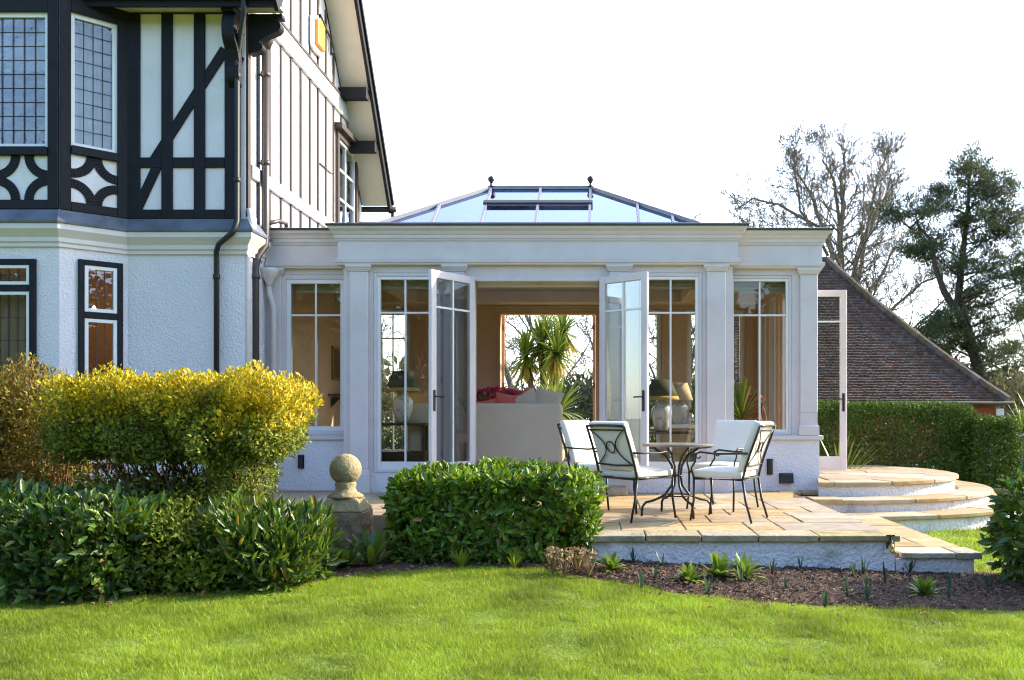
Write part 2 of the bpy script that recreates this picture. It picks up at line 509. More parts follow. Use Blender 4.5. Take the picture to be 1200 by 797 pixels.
def obj(name, V, Fc, m, parent=None, smooth=False, bevel=0, seg=2, solid=0):
    me = bpy.data.meshes.new(name)
    off = world_origin(parent) if parent else Vector((0, 0, 0))
    if isinstance(V, np.ndarray):
        V = V - np.array(off)
        nv, k = len(V), Fc.shape[1]
        me.vertices.add(nv)
        me.vertices.foreach_set('co', V.astype(np.float32).ravel())
        me.loops.add(Fc.size)
        me.loops.foreach_set('vertex_index', Fc.astype(np.int32).ravel())
        me.polygons.add(len(Fc))
        me.polygons.foreach_set('loop_start', np.arange(0, Fc.size, k, dtype=np.int32))
        me.update(calc_edges=True)
        me.validate()
    else:
        me.from_pydata([(a - off.x, b - off.y, c - off.z) for a, b, c in V], [], Fc)
        me.update()
    if smooth:
        me.polygons.foreach_set('use_smooth', np.ones(len(me.polygons), dtype=bool))
    me.materials.append(m)
    o = bpy.data.objects.new(name, me)
    S.collection.objects.link(o)
    if parent:
        o.parent = parent
    if solid:
        md = o.modifiers.new('thickness', 'SOLIDIFY')
        md.thickness = solid
        md.offset = 0
    if bevel:
        md = o.modifiers.new('bevel', 'BEVEL')
        md.width = bevel
        md.segments = seg
        md.limit_method = 'ANGLE'
        md.angle_limit = R(38)
        md.harden_normals = False
    return o


def thing(name, label, cat, loc=(0, 0, 0), rz=0.0, group=None):
    o = bpy.data.objects.new(name, None)
    o.empty_display_size = 0.2
    S.collection.objects.link(o)
    o.location = loc
    o.rotation_euler = (0, 0, rz)
    return tag(o, label, cat, group)


def tag(o, label, cat, group=None):
    o['label'] = label
    o['category'] = cat
    if group:
        o['group'] = group
    return o


def structure(o, kind='structure'):
    o['kind'] = kind
    return o


def copy_tree(o, parent=None):
    c = o.copy()
    S.collection.objects.link(c)
    if parent:
        c.parent = parent
    for ch in list(o.children):
        copy_tree(ch, c)
    return c


class Facet:
    """a wall plane from p0 to p1 in plan; u along, d outward (right of travel)"""
    def __init__(s, p0, p1):
        s.p0 = Vector(p0)
        s.dir = (Vector(p1) - s.p0)
        s.L = s.dir.length
        s.dir.normalize()
        s.n = Vector((s.dir.y, -s.dir.x))

    def pt(s, u, z, d=0.0):
        p = s.p0 + s.dir * u + s.n * d
        return (p.x, p.y, z)

    def box(s, mb, u0, u1, z0, z1, d0, d1):
        mb.hexa([s.pt(u0, z0, d1), s.pt(u1, z0, d1), s.pt(u1, z0, d0), s.pt(u0, z0, d0),
                 s.pt(u0, z1, d1), s.pt(u1, z1, d1), s.pt(u1, z1, d0), s.pt(u0, z1, d0)])

    def poly(s, mb, pts, d0, d1):       # pts (u,z) counter-clockwise seen from outside
        n = len(pts)
        mb.add([s.pt(u, z, d1) for u, z in pts] + [s.pt(u, z, d0) for u, z in pts],
               [tuple(range(n)), tuple(reversed(range(n, 2 * n)))] + [(n + i, n + (i + 1) % n, (i + 1) % n, i) for i in range(n)])

    def beam(s, mb, a, b, wd, d0, d1):
        a, b = Vector(a), Vector(b)
        t = (b - a).normalized()
        q = Vector((-t.y, t.x)) * wd / 2
        s.poly(mb, [a - q, b - q, b + q, a + q], d0, d1)

    def arc(s, mb, c, r, wd, t0, t1, d0, d1, n=10):
        o_, i_ = [], []
        for k in range(n + 1):
            t = t0 + (t1 - t0) * k / n
            o_.append((c[0] + (r + wd / 2) * math.cos(t), c[1] + (r + wd / 2) * math.sin(t)))
            i_.append((c[0] + (r - wd / 2) * math.cos(t), c[1] + (r - wd / 2) * math.sin(t)))
        for k in range(n):
            s.poly(mb, [i_[k], o_[k], o_[k + 1], i_[k + 1]], d0, d1)

    def wall(s, mb, u0, u1, z0, z1, holes, d0, d1):
        us = sorted({u0, u1, *[h[0] for h in holes], *[h[1] for h in holes]})
        us = [u for u in us if u0 <= u <= u1]
        for a, b in zip(us, us[1:]):
            mid = (a + b) / 2
            hs = sorted([(h[2], h[3]) for h in holes if h[0] < mid < h[1]])
            z = z0
            for h0, h1 in hs:
                if h0 > z:
                    s.box(mb, a, b, z, h0, d0, d1)
                z = h1
            if z < z1:
                s.box(mb, a, b, z, z1, d0, d1)

    def frame(s, mb, u0, u1, z0, z1, wl, d0, d1, wt=None, wb=None):
        wt = wt or wl
        wb = wb or wl
        s.box(mb, u0, u0 + wl, z0, z1, d0, d1)
        s.box(mb, u1 - wl, u1, z0, z1, d0, d1)
        s.box(mb, u0 + wl, u1 - wl, z1 - wt, z1, d0, d1)
        s.box(mb, u0 + wl, u1 - wl, z0, z0 + wb, d0, d1)


def grid_bars(fc, mb, u0, u1, z0, z1, us, zs, bw, d0, d1):
    """verticals run through, horizontals butt between them and lie 2 mm back"""
    for u in us:
        fc.box(mb, u - bw / 2, u + bw / 2, z0, z1, d0, d1)
    edges = [u0] + [x for u in sorted(us) for x in (u - bw / 2, u + bw / 2)] + [u1]
    for z in zs:
        for a, b in zip(edges[::2], edges[1::2]):
            fc.box(mb, a, b, z - bw / 2, z + bw / 2, d0 + 0.002, d1 - 0.002)


def nz3(p, f=1.0):
    return noise.noise(Vector(p) * f)


def smooth01(t):
    t = max(0.0, min(1.0, t))
    return t * t * (3 - 2 * t)


# ------------------------------------------------------------------ ground levels
EDGE = [(-9, 6.35), (-6, 6.35), (-4.2, 6.45), (-3.2, 6.72), (-2.4, 7.05), (-1.8, 7.32), (-1.2, 7.46), (-0.5, 7.45), (0.0, 7.15),
        (0.45, 6.82), (1.2, 6.52), (2.0, 6.4), (3.2, 6.34), (9, 6.3)]
EX = np.array([e[0] for e in EDGE])
EY = np.array([e[1] for e in EDGE])


def edge_y(x):
    return np.interp(x, EX, EY)


def ground_z(x, y):
    z = -0.335
    z += 0.115 * math.exp(-((x + 1.0) / 1.7) ** 2) * smooth01((y - 4.6) / 2.8)
    z += 0.05 * smooth01((-x - 2.5) / 2.0) * smooth01((y - 4.5) / 2)
    z += -0.55 * smooth01((y - 15.5) / 4.5) * smooth01((x - 2.5) / 4.0)
    far = math.hypot(x, y)
    if far > 60:
        z -= 0.004 * (far - 60)
    return z


def axis(lo, hi, step, far):
    a = list(np.arange(lo, hi + 1e-6, step))
    g, x = step, hi
    while x < far:
        g *= 1.35
        x += g
        a.append(x)
    g, x = step, lo
    b = []
    while x > -far:
        g *= 1.35
        x -= g
        b.append(x)
    return list(reversed(b)) + a


xs, ys = axis(-8, 9, 0.25, 600), axis(2, 22, 0.25, 700)
V = [(x, y, ground_z(x, y) - 0.012) for x in xs for y in ys]
ny = len(ys)
Fs = [(i * ny + j, (i + 1) * ny + j, (i + 1) * ny + j + 1, i * ny + j + 1) for i in range(len(xs) - 1) for j in range(ny - 1)]
structure(obj('lawn', V, Fs, M['earth'], smooth=True))

# driveway beyond the hedge on the right
mb = MB()
mb.grid(lambda a, b: (8.0 + a * 14, 17.5 + b * 6.0, ground_z(8.0 + a * 14, 17.5 + b * 6.0) + 0.012), 20, 10)
structure(mb.build('driveway', M['gravel'], smooth=True))

# planting bed: dark clods of bark between the lawn edge and the terrace / house
mb = MB()
NU, NV = 380, 70


def bed_z(x, y):
    e = float(edge_y(x))
    z = ground_z(x, y) + 0.04 * smooth01((y - e) / 1.1) * smooth01((x + .7) / .6) * (1 - smooth01((x - 1.6) / 1.2)) + 0.015 * smooth01((y - e) / .3)
    return z


def bed(a, b):
    x = -7.5 + a * 11.1
    e = float(edge_y(x)) + 0.03 * nz3((x * 2.3, 3, 1))
    top = 7.80 if x > -0.1 else 9.2
    if x > 3.1:
        top = 7.80
    y = e + b * (top - e)
    z = bed_z(x, y) + (0.022 * nz3((x, y, 0), 9) + 0.018 * nz3((x, y, 4), 24)) * smooth01(b * 12)
    return (x, y, z - 0.03 * (1 - smooth01(b * 14)))


mb.grid(bed, NU, NV)
structure(mb.build('flower_bed', M['soil'], smooth=False))

# ------------------------------------------------------------------ leaves
def leaves_np(P, D, N, L, W, six=False, droop=0.0, fold=0.25):
    """P base points, D axis direction, N leaf normal hint, L/W sizes (arrays)"""
    D = D / (np.linalg.norm(D, axis=1, keepdims=True) + 1e-9)
    Sd = np.cross(D, N)
    Sd /= (np.linalg.norm(Sd, axis=1, keepdims=True) + 1e-9)
    U = np.cross(Sd, D)
    L = L[:, None]
    W = W[:, None]
    n = len(P)
    tip = P + D * L - U * (droop * L)
    if six:
        a = P + D * L * 0.3 - U * (droop * L * .1)
        b = P + D * L * 0.68 - U * (droop * L * .45)
        vs = np.stack([P, a + Sd * W * .45 + U * W * fold, b + Sd * W * .4 + U * W * fold, tip,
                       b - Sd * W * .4 + U * W * fold, a - Sd * W * .45 + U * W * fold], 1).reshape(-1, 3)
        k = np.arange(n)[:, None] * 6
        Fc = np.concatenate([k + np.array([[0, 1, 2, 3]]), k + np.array([[0, 3, 4, 5]])], 0)
        return vs, Fc
    m = P + D * L * 0.45
    vs = np.stack([P, m + Sd * W * .5 + U * W * fold, tip, m - Sd * W * .5 + U * W * fold], 1).reshape(-1, 3)
    k = np.arange(n)[:, None] * 4
    Fc = np.concatenate([k + np.array([[0, 1, 2]]), k + np.array([[0, 2, 3]])], 0)
    return vs, Fc


def rand_dirs(n):
    d = rng.normal(size=(n, 3))
    return d / np.linalg.norm(d, axis=1, keepdims=True)


def noise_arr(P, f, off=0.0):
    return np.array([noise.noise(Vector((p[0] * f + off, p[1] * f, p[2] * f))) for p in P])


def hull_points(n, c, h, power=5.0, shell=0.2, bump=0.10, bf=2.2, gaps=0.0, zcut=-1.0, off=0.0):
    """points near the surface of a rounded box, uneven; returns P and outward normals"""
    u = rng.uniform(-1, 1, size=(int(n * 1.5), 3))
    hh = np.array(h)
    r = (np.abs(u) ** power).sum(1) ** (1 / power)
    dirn = u / r[:, None]
    t = 1 - np.abs(rng.normal(0, shell, len(u)))
    t = np.clip(t, 0.15, 1.0)
    P0 = dirn * hh
    Nn = np.sign(dirn) * np.abs(dirn) ** (power - 1) / hh
    Nn /= np.linalg.norm(Nn, axis=1, keepdims=True) + 1e-9
    bn = noise_arr(P0, bf, off) + 0.5 * noise_arr(P0, bf * 2.7, off + 9)
    P = P0 * t[:, None] + Nn * (bn * bump)[:, None]
    ok = P[:, 2] > zcut * hh[2]
    if gaps:
        g = noise_arr(P0, bf * 1.6, off + 31)
        ok &= ~((g < -0.25) & (rng.uniform(size=len(u)) < gaps))
    P, Nn = P[ok][:n], Nn[ok][:n]
    return P + np.array(c), Nn


def foliage(name, m, parent, P, Nn, size, aspect, up=0.3, rnd=0.7, six=False, sj=0.5, droop=0.1):
    n = len(P)
    D = Nn * 0.7 + rand_dirs(n) * rnd + np.array([0, 0, up])
    hint = Nn + rand_dirs(n) * 0.6 + np.array([0, 0, .5])
    L = size * (1 + rng.uniform(-sj, sj, n))
    V, Fc = leaves_np(P, D, hint, L, L * aspect, six, droop)
    return obj(name, V, Fc, m, parent)


def stems(mb, base, tips, r0, r1, wob=0.05, k=6, n=5):
    for b, t in zip(base, tips):
        b, t = Vector(b), Vector(t)
        pts = []
        for i in range(k + 1):
            s = i / k
            p = b.lerp(t, s)
            p += Vector((random.uniform(-1, 1), random.uniform(-1, 1), 0)) * wob * math.sin(math.pi * s)
            pts.append(p)
        mb.tube(pts, [r0 + (r1 - r0) * i / k for i in range(k + 1)], n)


# ================================================================== THE HOUSE
YH, XH = 11.57, -4.47
Z0, ZL, ZS = -0.35, 3.30, 6.06        # ground, storey line, eaves soffit
bayL, bay0, bay1 = (-9.1, 11.03), (-6.49, 11.03), (-5.95, 11.57)
fF = Facet(bayL, bay0)               # bay front
fA = Facet(bay0, bay1)               # bay canted side
fM = Facet(bay1, (XH, YH))           # main front
fG = Facet((XH, YH), (XH, 17.15))    # gable wall facing right


def hx(px):
    return (px - 705) / F * YH


def hz(py, Y=YH):
    return PZ(py, Y)


house = thing('timbered_house', 'black and white half timbered house with leaded bay window and roughcast ground floor', 'house', (-6.5, 14, Z0))

# --- ground floor, roughcast
lw = MB()
uF = lambda px: PX(px, 11.03) + 9.1
winF = (uF(-55), uF(43), -0.1, PZ(304, 11.03))
aw0, aw1 = 0.20, 0.70                 # canted window span on its facet
winA = (aw0, aw1, 0.35, PZ(305, 11.25))
T = 0.22
fF.wall(lw, 0.0, fF.L, Z0, ZL, [winF], -T, 0)
fA.wall(lw, 0.0, fA.L, Z0, ZL, [winA], -T, 0)
fM.wall(lw, 0.0, fM.L - .006, Z0, ZL, [], -T, 0)
fG.wall(lw, 0.004, fG.L, Z0, ZL, [], -T + .003, 0.0)
lw.build('wall', M['roughcast'], house)

# moulded band and sloping lead flashing
path = [bayL, bay0, bay1, (XH, YH), (XH, 12.12)]
b = MB()
b.sweep(path, [(0.0, 3.02), (0.03, 3.02), (0.03, 3.06), (0.05, 3.08), (0.05, 3.13), (0.08, 3.17), (0.12, 3.22), (0.12, 3.285), (0.0, 3.285)])
b.build('moulded_band', M['cream_pipe'], house)
b = MB()
b.sweep(path, [(0.0, 3.288), (0.14, 3.288), (0.145, 3.31), (0.05, 3.455), (0.0, 3.46)])
b.build('lead_flashing', M['lead'], house)

# --- upper storey
up = MB()
wU_F = (uF(-70), uF(57), PZ(173, 11.03), PZ(15, 11.03))
wU_A = (0.12, 0.64, hz(176, 11.3), hz(22, 11.3))
fF.wall(up, 0, fF.L, 3.46, ZS, [wU_F], -T, 0)
fA.wall(up, 0, fA.L, 3.46, ZS, [wU_A], -T, 0)
fM.wall(up, 0, fM.L - .006, 3.46, ZS, [], -T, 0)
up.build('upper_wall', M['panel'], house)
# gable wall: reaches up to the ridge
sw = (15.47 - YH, 16.75 - YH, 3.3, 5.80)
g = MB()
fG.wall(g, 0.004, fG.L, 3.302, 5.0, [(sw[0], sw[1], 3.35, 5.0)], -T, 0)
RIDGE_Y, RIDGE_Z = 13.72, 9.2


def slope_front(y):
    return 6.06 + 1.219 * (y - 11.25)


def slope_back(y):
    return 4.94 + 1.219 * (17.2 - y)


zf0, zb1 = slope_front(YH) - 0.2, slope_back(17.15) - 0.12
u0s, u1s = sw[0], sw[1]
ridge_u = RIDGE_Y - YH
fG.poly(g, [(0.004, 5.0), (u0s, 5.0), (u0s, slope_back(YH + u0s) - .12), (ridge_u, RIDGE_Z - 0.2), (0.004, zf0)], -T, 0)
fG.poly(g, [(u1s, 5.0), (fG.L, 4.98), (fG.L, zb1), (u1s, slope_back(YH + u1s) - .12)], -T, 0)
fG.poly(g, [(u0s, 5.80), (u1s, 5.80), (u1s, slope_back(YH + u1s) - .12), (u0s, slope_back(YH + u0s) - .12)], -T, 0)
g.build('gable_wall', M['panel'], house)

# timbers of the main front
t = MB()
D1 = 0.03
fx = lambda px: hx(px) + 5.95
for a, c in ((150, 165), (190, 203), (228, 241), (264, 282.5)):
    fM.box(t, fx(a), fx(c), 3.47, ZS - 0.01, 0, D1)
seg = [(165, 190), (203, 228), (241, 264)]
for a, c in seg:
    fM.box(t, fx(a), fx(c), 3.47, hz(246), 0, D1 - 0.003)
    fM.box(t, fx(a), fx(c), hz(197), hz(185), 0, D1 - 0.003)
    fM.box(t, fx(a), fx(c), hz(17), ZS - 0.01, 0, D1 - 0.003)
fM.beam(t, (fx(180), hz(190)), (fx(264), hz(58)), 0.125, 0, D1 - 0.008)
fM.beam(t, (fx(161), hz(246)), (fx(186), hz(192)), 0.12, 0, D1 - 0.008)
fM.arc(t, (fx(292), hz(55)), 0.22, 0.13, R(110), R(250), 0, D1 - 0.006)
t.build('front_timber_frame', M['timber'], house, bevel=0.006, seg=1)

# timbers of the bay
t = MB()
zt, zb = PZ(15, 11.03), PZ(173, 11.03)
for fc, w0, w1 in ((fF, wU_F[0], wU_F[1]), (fA, wU_A[0], wU_A[1])):
    Lf = fc.L
    lo, hi = (0, Lf)
    zt_, zb_ = (wU_F[3], wU_F[2]) if fc is fF else (wU_A[3], wU_A[2])
    fc.box(t, lo, w0, 3.47, ZS + 0.1, 0, D1)
    fc.box(t, w1, hi, 3.47, ZS + 0.1, 0, D1)
    fc.box(t, w0, w1, zt_, ZS + 0.1, 0, D1 - 0.002)
    fc.box(t, w0, w1, zb_ - 0.10, zb_, 0, D1 + 0.03)
    fc.box(t, w0, w1, 3.47, 3.58, 0, D1 - 0.002)
    zc0, zc1 = 3.58, zb_ - 0.10
    if fc is fF:
        pan = [(w1 - 0.62 * (k + 1), w1 - 0.62 * k) for k in range(2)]
    else:
        pan = [(w0, w1)]
    for k, (a, c) in enumerate(pan):
        if k or fc is fF:
            pass
        wq, hq = c - a, zc1 - zc0
        rr = min(wq, hq) * 0.52
        for (cx, cz, t0) in ((a, zc0, 0), (c, zc0, 90), (c, zc1, 180), (a, zc1, 270)):
            fc.arc(t, (cx, cz), rr * 0.84, 0.11, R(t0), R(t0 + 90), 0, D1 - 0.01 - 0.001 * (t0 / 90))
        if fc is fF:
            fc.box(t, a - 0.06, a, zc0, zc1, 0, D1 - 0.004)
t.build('bay_timber_frame', M['timber'], house, bevel=0.005, seg=1)
t = MB()
t.sweep([bayL, bay0, bay1], [(0.03, ZS + .0), (0.12, ZS + 0.02), (0.14, ZS + 0.2), (0.0, ZS + 0.2), (0.0, ZS + .0)])
t.build('bay_hood', M['timber'], house)


def leaded_window(fc, w, outer, outer_w, cas, cas_w, nu, nz_, d, splits=None, inner=True, bars=True):
    """a window in an opening: outer frame, white casement, leaded pane"""
    u0, u1, z0, z1 = w
    f = MB()
    fc.frame(f, u0, u1, z0, z1, outer_w, d - 0.06, d + 0.02) if outer_w else None
    zs = [z0 + outer_w] + (splits or []) + [z1 - outer_w]
    wo = None
    cm, pm, lm = MB(), MB(), MB()
    for k in range(len(zs) - 1):
        a, c = zs[k], zs[k + 1]
        if k > 0:
            fc.box(f, u0 + outer_w, u1 - outer_w, a - 0.04, a + 0.04, d - 0.058, d + 0.018)
            a += 0.04
        if k < len(zs) - 2:
            c -= 0.04
        uu0, uu1 = u0 + outer_w, u1 - outer_w
        fc.frame(cm, uu0, uu1, a, c, cas_w, d - 0.05, d + 0.008)
        iu0, iu1, ia, ic = uu0 + cas_w, uu1 - cas_w, a + cas_w, c - cas_w
        fc.box(pm, iu0, iu1, ia, ic, d - 0.028, d - 0.022)
        n1 = nu
        n2 = nz_ if isinstance(nz_, int) else nz_[k]
        grid_bars(fc, lm, iu0, iu1, ia, ic, [iu0 + (iu1 - iu0) * i / n1 for i in range(1, n1)],
                  [ia + (ic - ia) * i / n2 for i in range(1, n2)], 0.0065, d - 0.021, d - 0.012)
    if outer_w:
        wo = f.build('window', outer, house, bevel=0.004, seg=1)
        cm.build('casement', cas, wo, bevel=0.003, seg=1)
    else:
        wo = cm.build('window', cas, house, bevel=0.003, seg=1)
    pm.build('pane', M['house_glass'], wo)
    lm.build('leaded_grid', M['lead_came'], wo)
    return wo


leaded_window(fF, wU_F, M['timber'], 0, M['white'], 0.05, 9, 9, -0.02)
leaded_window(fA, wU_A, M['timber'], 0, M['white'], 0.05, 4, 9, -0.02)
leaded_window(fF, winF, M['timber'], 0.07, M['white'], 0.04, 7, (9, 2), 0.02, [PZ(338, 11.03)])
wA = leaded_window(fA, winA, M['timber'], 0.065, M['white'], 0.045, 3, (6, 3), 0.02, [hz(370, 11.3)])
# window in the gable wall
f = MB()
fG.frame(f, sw[0], sw[1], 3.36, sw[3], 0.10, -0.08, 0.05)
fG.box(f, sw[0] - 0.1, sw[1] + 0.1, sw[3], sw[3] + 0.09, -0.05, 0.14)
wo = f.build('window', M['stud'], house)
f = MB()
fG.frame(f, sw[0] + .1, sw[1] - .1, 3.46, sw[3] - .1, 0.05, -0.07, 0.01)
grid_bars(fG, f, sw[0] + .15, sw[1] - .15, 3.51, sw[3] - .15, [(sw[0] + sw[1]) / 2], [4.1, 4.7, 5.2], 0.04, -0.06, 0.0)
f.build('casement', M['white'], wo)
f = MB()
fG.box(f, sw[0] + .15, sw[1] - .15, 3.51, sw[3] - .15, -0.036, -0.03)
f.build('pane', M['house_glass'], wo)

# rooms behind the house windows (ceilings, floors, back walls) so that the glass shows depth
rm = MB()
rm.box(-9.0, -4.75, 14.6, 14.7, Z0, 6.0)
rm.box(-9.0, -4.75, 11.9, 14.6, 3.16, 3.30)
rm.box(-9.0, -4.75, 11.9, 14.6, -0.3, -0.2)
rm.box(-9.0, -4.75, 11.9, 14.6, 5.95, 6.0)
rm.box(-9.1, -9.0, 11.2, 14.7, Z0, 6.0)
rm.build('room_lining', M['inner_dark'], house)
cu = MB()
for k in range(16):                   # hanging folds of the curtains inside the windows
    u = -7.5 + k * 0.05
    cu.tube([(u, 11.32 + 0.02 * (k % 2), 0.3), (u, 11.32 + 0.02 * (k % 2), 2.75)], 0.032, 6)
cu.build('curtain', M['shade_cream'], house, smooth=True)
cu = MB()
cu.grid(lambda a, b_: (-8.3 + 1.75 * a, 11.36 + 0.03 * math.sin(a * 60), 5.25 + 0.65 * b_), 90, 2)
cu.build('blind', M['curtain'], house, smooth=True)
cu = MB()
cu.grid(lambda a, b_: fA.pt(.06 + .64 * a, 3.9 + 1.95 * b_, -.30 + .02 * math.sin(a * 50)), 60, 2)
cu.build('reflection_sheet', M['curtain'], house, smooth=True)  # added pale sheet standing in for the bright reflection in the canted panes
ch = MB()
ch.tube([(-7.55, 13.2, 3.16), (-7.55, 13.2, 2.45)], 0.012, 6)
for k in range(6):
    a = k * math.pi / 3
    ch.tube([(-7.55, 13.2, 2.45), (-7.55 + .15 * math.cos(a), 13.2 + .15 * math.sin(a), 2.38), (-7.55 + .28 * math.cos(a), 13.2 + .28 * math.sin(a), 2.48)], 0.01, 6)
cho = ch.build('chandelier', M['brass'], house, smooth=True)
ch = MB()
for k in range(6):
    ch = MB()
    a = k * math.pi / 3
    ch.lathe([(0.004, 0), (0.022, 0.02), (0.026, 0.05), (0.004, 0.09)], (-7.55 + .28 * math.cos(a), 13.2 + .28 * math.sin(a), 2.48), 8)
    ch.build('bulb', M['bulb'], cho, smooth=True)

# studs and rails of the gable wall
def stud(yy, a, c, hw=0.033, d=0.022, m='stud'):
    t = MB()
    fG.box(t, yy - hw, yy + hw, a, c, 0, d)
    t.build('gable_stud', M[m], house)


for y in (11.98, 12.39, 12.82, 13.23, 13.66, 14.09, 14.5, 14.9, 15.33, 16.9):
    for a, c in ((3.4, 4.02), (4.19, 6.13), (6.45, 9.1)):
        top = min(c, min(slope_front(y) if y < RIDGE_Y else 99, slope_back(y)) - 0.2)
        if top > a + .05:
            stud(y - YH, a, top)
for y in (15.78, 16.2):
    for a, c in ((sw[3] + .09, 6.13), (6.45, 8)):
        top = min(c, slope_back(y) - 0.2)
        if top > a + .03:
            stud(y - YH, a, top)
stud(0.055, 3.47, 6.1, .045, .03)
for z0_, z1_, u1_ in ((6.13, 6.41, 4.95), (4.02, 4.19, 3.82)):
    t = MB()
    fG.box(t, 0.12, u1_, z0_, z1_, 0, 0.05)
    t.build('gable_rail', M['rail'], house, bevel=0.008, seg=1)
t = MB()
fG.box(t, 0.12, 4.95, 6.412, 6.45, 0, 0.06)
t.build('drip_strip', M['stud'], house)

# roof: thick slab, two slopes, overhanging the gable
XR = -3.95
rf = MB()


def slab(y0, z0, y1, z1, th, xa, xb, mbb):
    d = Vector((y1 - y0, z1 - z0)).normalized()
    n = Vector((-d.y, d.x))
    if n.y < 0:
        n = -n
    p = [(y0, z0), (y1, z1), (y1 + n.x * th, z1 + n.y * th), (y0 + n.x * th, z0 + n.y * th)]
    mbb.prism(p, 0, xa, xb)


slab(11.25, 6.10, RIDGE_Y, RIDGE_Z, 0.10, -10, XR, rf)
slab(17.24, 4.92, RIDGE_Y, RIDGE_Z, 0.10, -10, XR, rf)
rf.build('roof', M['tile'], house)
so = MB()
slab(11.27, 6.06, RIDGE_Y, RIDGE_Z - .05, 0.03, XH + 0.003, XR - 0.04, so)
slab(17.2, 4.90, RIDGE_Y, RIDGE_Z - .05, 0.03, XH + 0.003, XR - 0.04, so)
so.box(-10, XR - 0.04, 11.27, YH + .02, ZS, ZS + 0.03)
so.build('soffit', M['soffit'], house)
bb = MB()
slab(11.25, 5.94, RIDGE_Y, RIDGE_Z - .16, 0.20, XR - 0.04, XR + 0.012, bb)
slab(17.26, 4.77, RIDGE_Y, RIDGE_Z - .16, 0.20, XR - 0.04, XR + 0.012, bb)
slab(17.30, 4.93, RIDGE_Y, RIDGE_Z + .02, 0.07, XR + 0.013, XR + 0.05, bb)
bb.box(-10, XR - 0.04, 11.21, 11.25, 5.98, 6.16)
bb.build('bargeboard', M['timber'], house)
gt = MB()
gt.tube([(-10, 11.14, 6.12), (-3.9, 11.14, 6.12)], 0.06, 10)
gt.build('gutter', M['black_metal'], house, smooth=True)
gt = MB()
gt.tube([(-4.7, 17.3, 4.86), (-3.86, 17.3, 4.86)], 0.055, 10)
gt.tube([(-3.92, 17.3, 4.84), (-3.92, 17.3, 4.62)], 0.035, 8)
gt.build('gutter', M['black_metal'], house, smooth=True)
for y in (12.2, 15.72, 16.32):
    pu = MB()
    z = (slope_front(y) if y < RIDGE_Y else slope_back(y)) - 0.06
    pu.box(XH + 0.003, XR - 0.045, y - 0.09, y + 0.09, z - 0.30, z - 0.12)
    pu.build('purlin_end', M['timber'], house)
pu = MB()
pu.box(XH + 0.003, XR - 0.2, 16.95, 17.16, 3.2, 4.55)
pu.build('corner_post', M['stud'], house)


def scroll(h, d):
    """S-curved corbel outline (outward, z) hanging below z=0"""
    pts = [(0, 0), (d, 0), (d, -0.10 * h)]
    for k in range(9):
        a = R(80 - 150 * k / 8)
        pts.append((d * 0.62 + d * 0.34 * math.cos(a), -0.30 * h + 0.2 * h * math.sin(a)))
    pts += [(d * 0.55, -0.55 * h), (d * 0.36, -0.66 * h)]
    for k in range(7):
        a = R(60 - 140 * k / 6)
        pts.append((d * 0.2 + d * 0.22 * math.cos(a), -0.82 * h + 0.13 * h * math.sin(a)))
    pts.append((0, -h))
    return pts


br = MB()
pl = [(YH - 0.033 - o, 6.05 + z) for o, z in scroll(0.95, 0.27)]
br.prism(pl, 0, -4.66, -4.50)
br.build('scroll_bracket', M['timber'], house, bevel=0.012, seg=2)
br = MB()
pl = [(XH + 0.035 + o, 6.05 + z) for o, z in scroll(0.5, 0.42)]
br.prism(pl, 1, 11.58, 11.72)
br.build('scroll_bracket', M['timber'], house, bevel=0.012, seg=2)
sp = MB()
for (rr, cz) in ((0.055, -0.28), (0.028, -0.28)):
    sp.tube([(-4.497, YH - 0.033 - 0.17 + rr * math.cos(a), 6.05 + cz * .95 + rr * 1.5 * math.sin(a)) for a in np.linspace(0, 2 * math.pi, 17)[:-1]], 0.009, 6, closed=True)
sp.build('carved_scroll', M['stud'], house, smooth=True)

# pipes
pp = MB()
yq = YH - 0.10
pp.tube([(hx(301), 11.14, 6.1), (hx(299), 11.2, 5.9), (hx(283), yq, 5.55), (hx(281.5), yq, 5.35), (hx(281.5), yq, 3.42), (hx(281), yq - 0.05, 3.34), (hx(278), yq - .05, 3.27),
         (hx(262), yq - .05, 3.12), (hx(257.5), yq, 3.04), (hx(256.5), yq + .03, 2.95), (hx(256.5), yq + .03, -0.2)], 0.034, 10)
for z in (5.2, 3.9, 2.7, 1.4):
    xx = hx(281.5) if z > 3.3 else hx(256.5)
    pp.lathe([(0.034, 0), (0.044, 0.005), (0.044, 0.06), (0.034, 0.065)], (xx, yq + (.03 if z < 3.3 else 0), z), 10)
pp.build('downpipe', M['black_metal'], house, smooth=True)
pp = MB()
xb, yb = XH + 0.10, 11.98
pp.lathe([(0.05, 0), (0.11, 0.12), (0.12, 0.3), (0.05, 0.3)], (xb, yb, 5.75), 8)
pp.tube([(xb, yb, 6.0), (xb, yb, 3.35), (xb, yb - .02, 3.2), (xb - 0.06, yb - 0.12, 3.05), (xb - 0.08, yb - .14, 2.9), (xb - 0.08, yb - .14, -0.1)], 0.05, 10)
for z in (5.4, 4.25, 2.75, 1.2):
    pp.lathe([(0.05, 0), (0.063, 0.005), (0.063, 0.06), (0.05, 0.065)], (xb if z > 3 else xb - .08, yb if z > 3 else yb - .14, z), 10)
for z in (5.43, 4.28):
    pp.tube([(XH, yb, z), (xb, yb, z)], 0.014, 6)
pp.tube([(xb + 0.02, yb + .02, 3.5), (xb + 0.08, yb + .25, 3.58), (xb + 0.1, yb + 0.5, 3.6), (xb + 0.1, yb + 0.5, 3.47)], 0.03, 8)
pp.build('soil_pipe', M['brown_pipe'], house, smooth=True)
pp = MB()
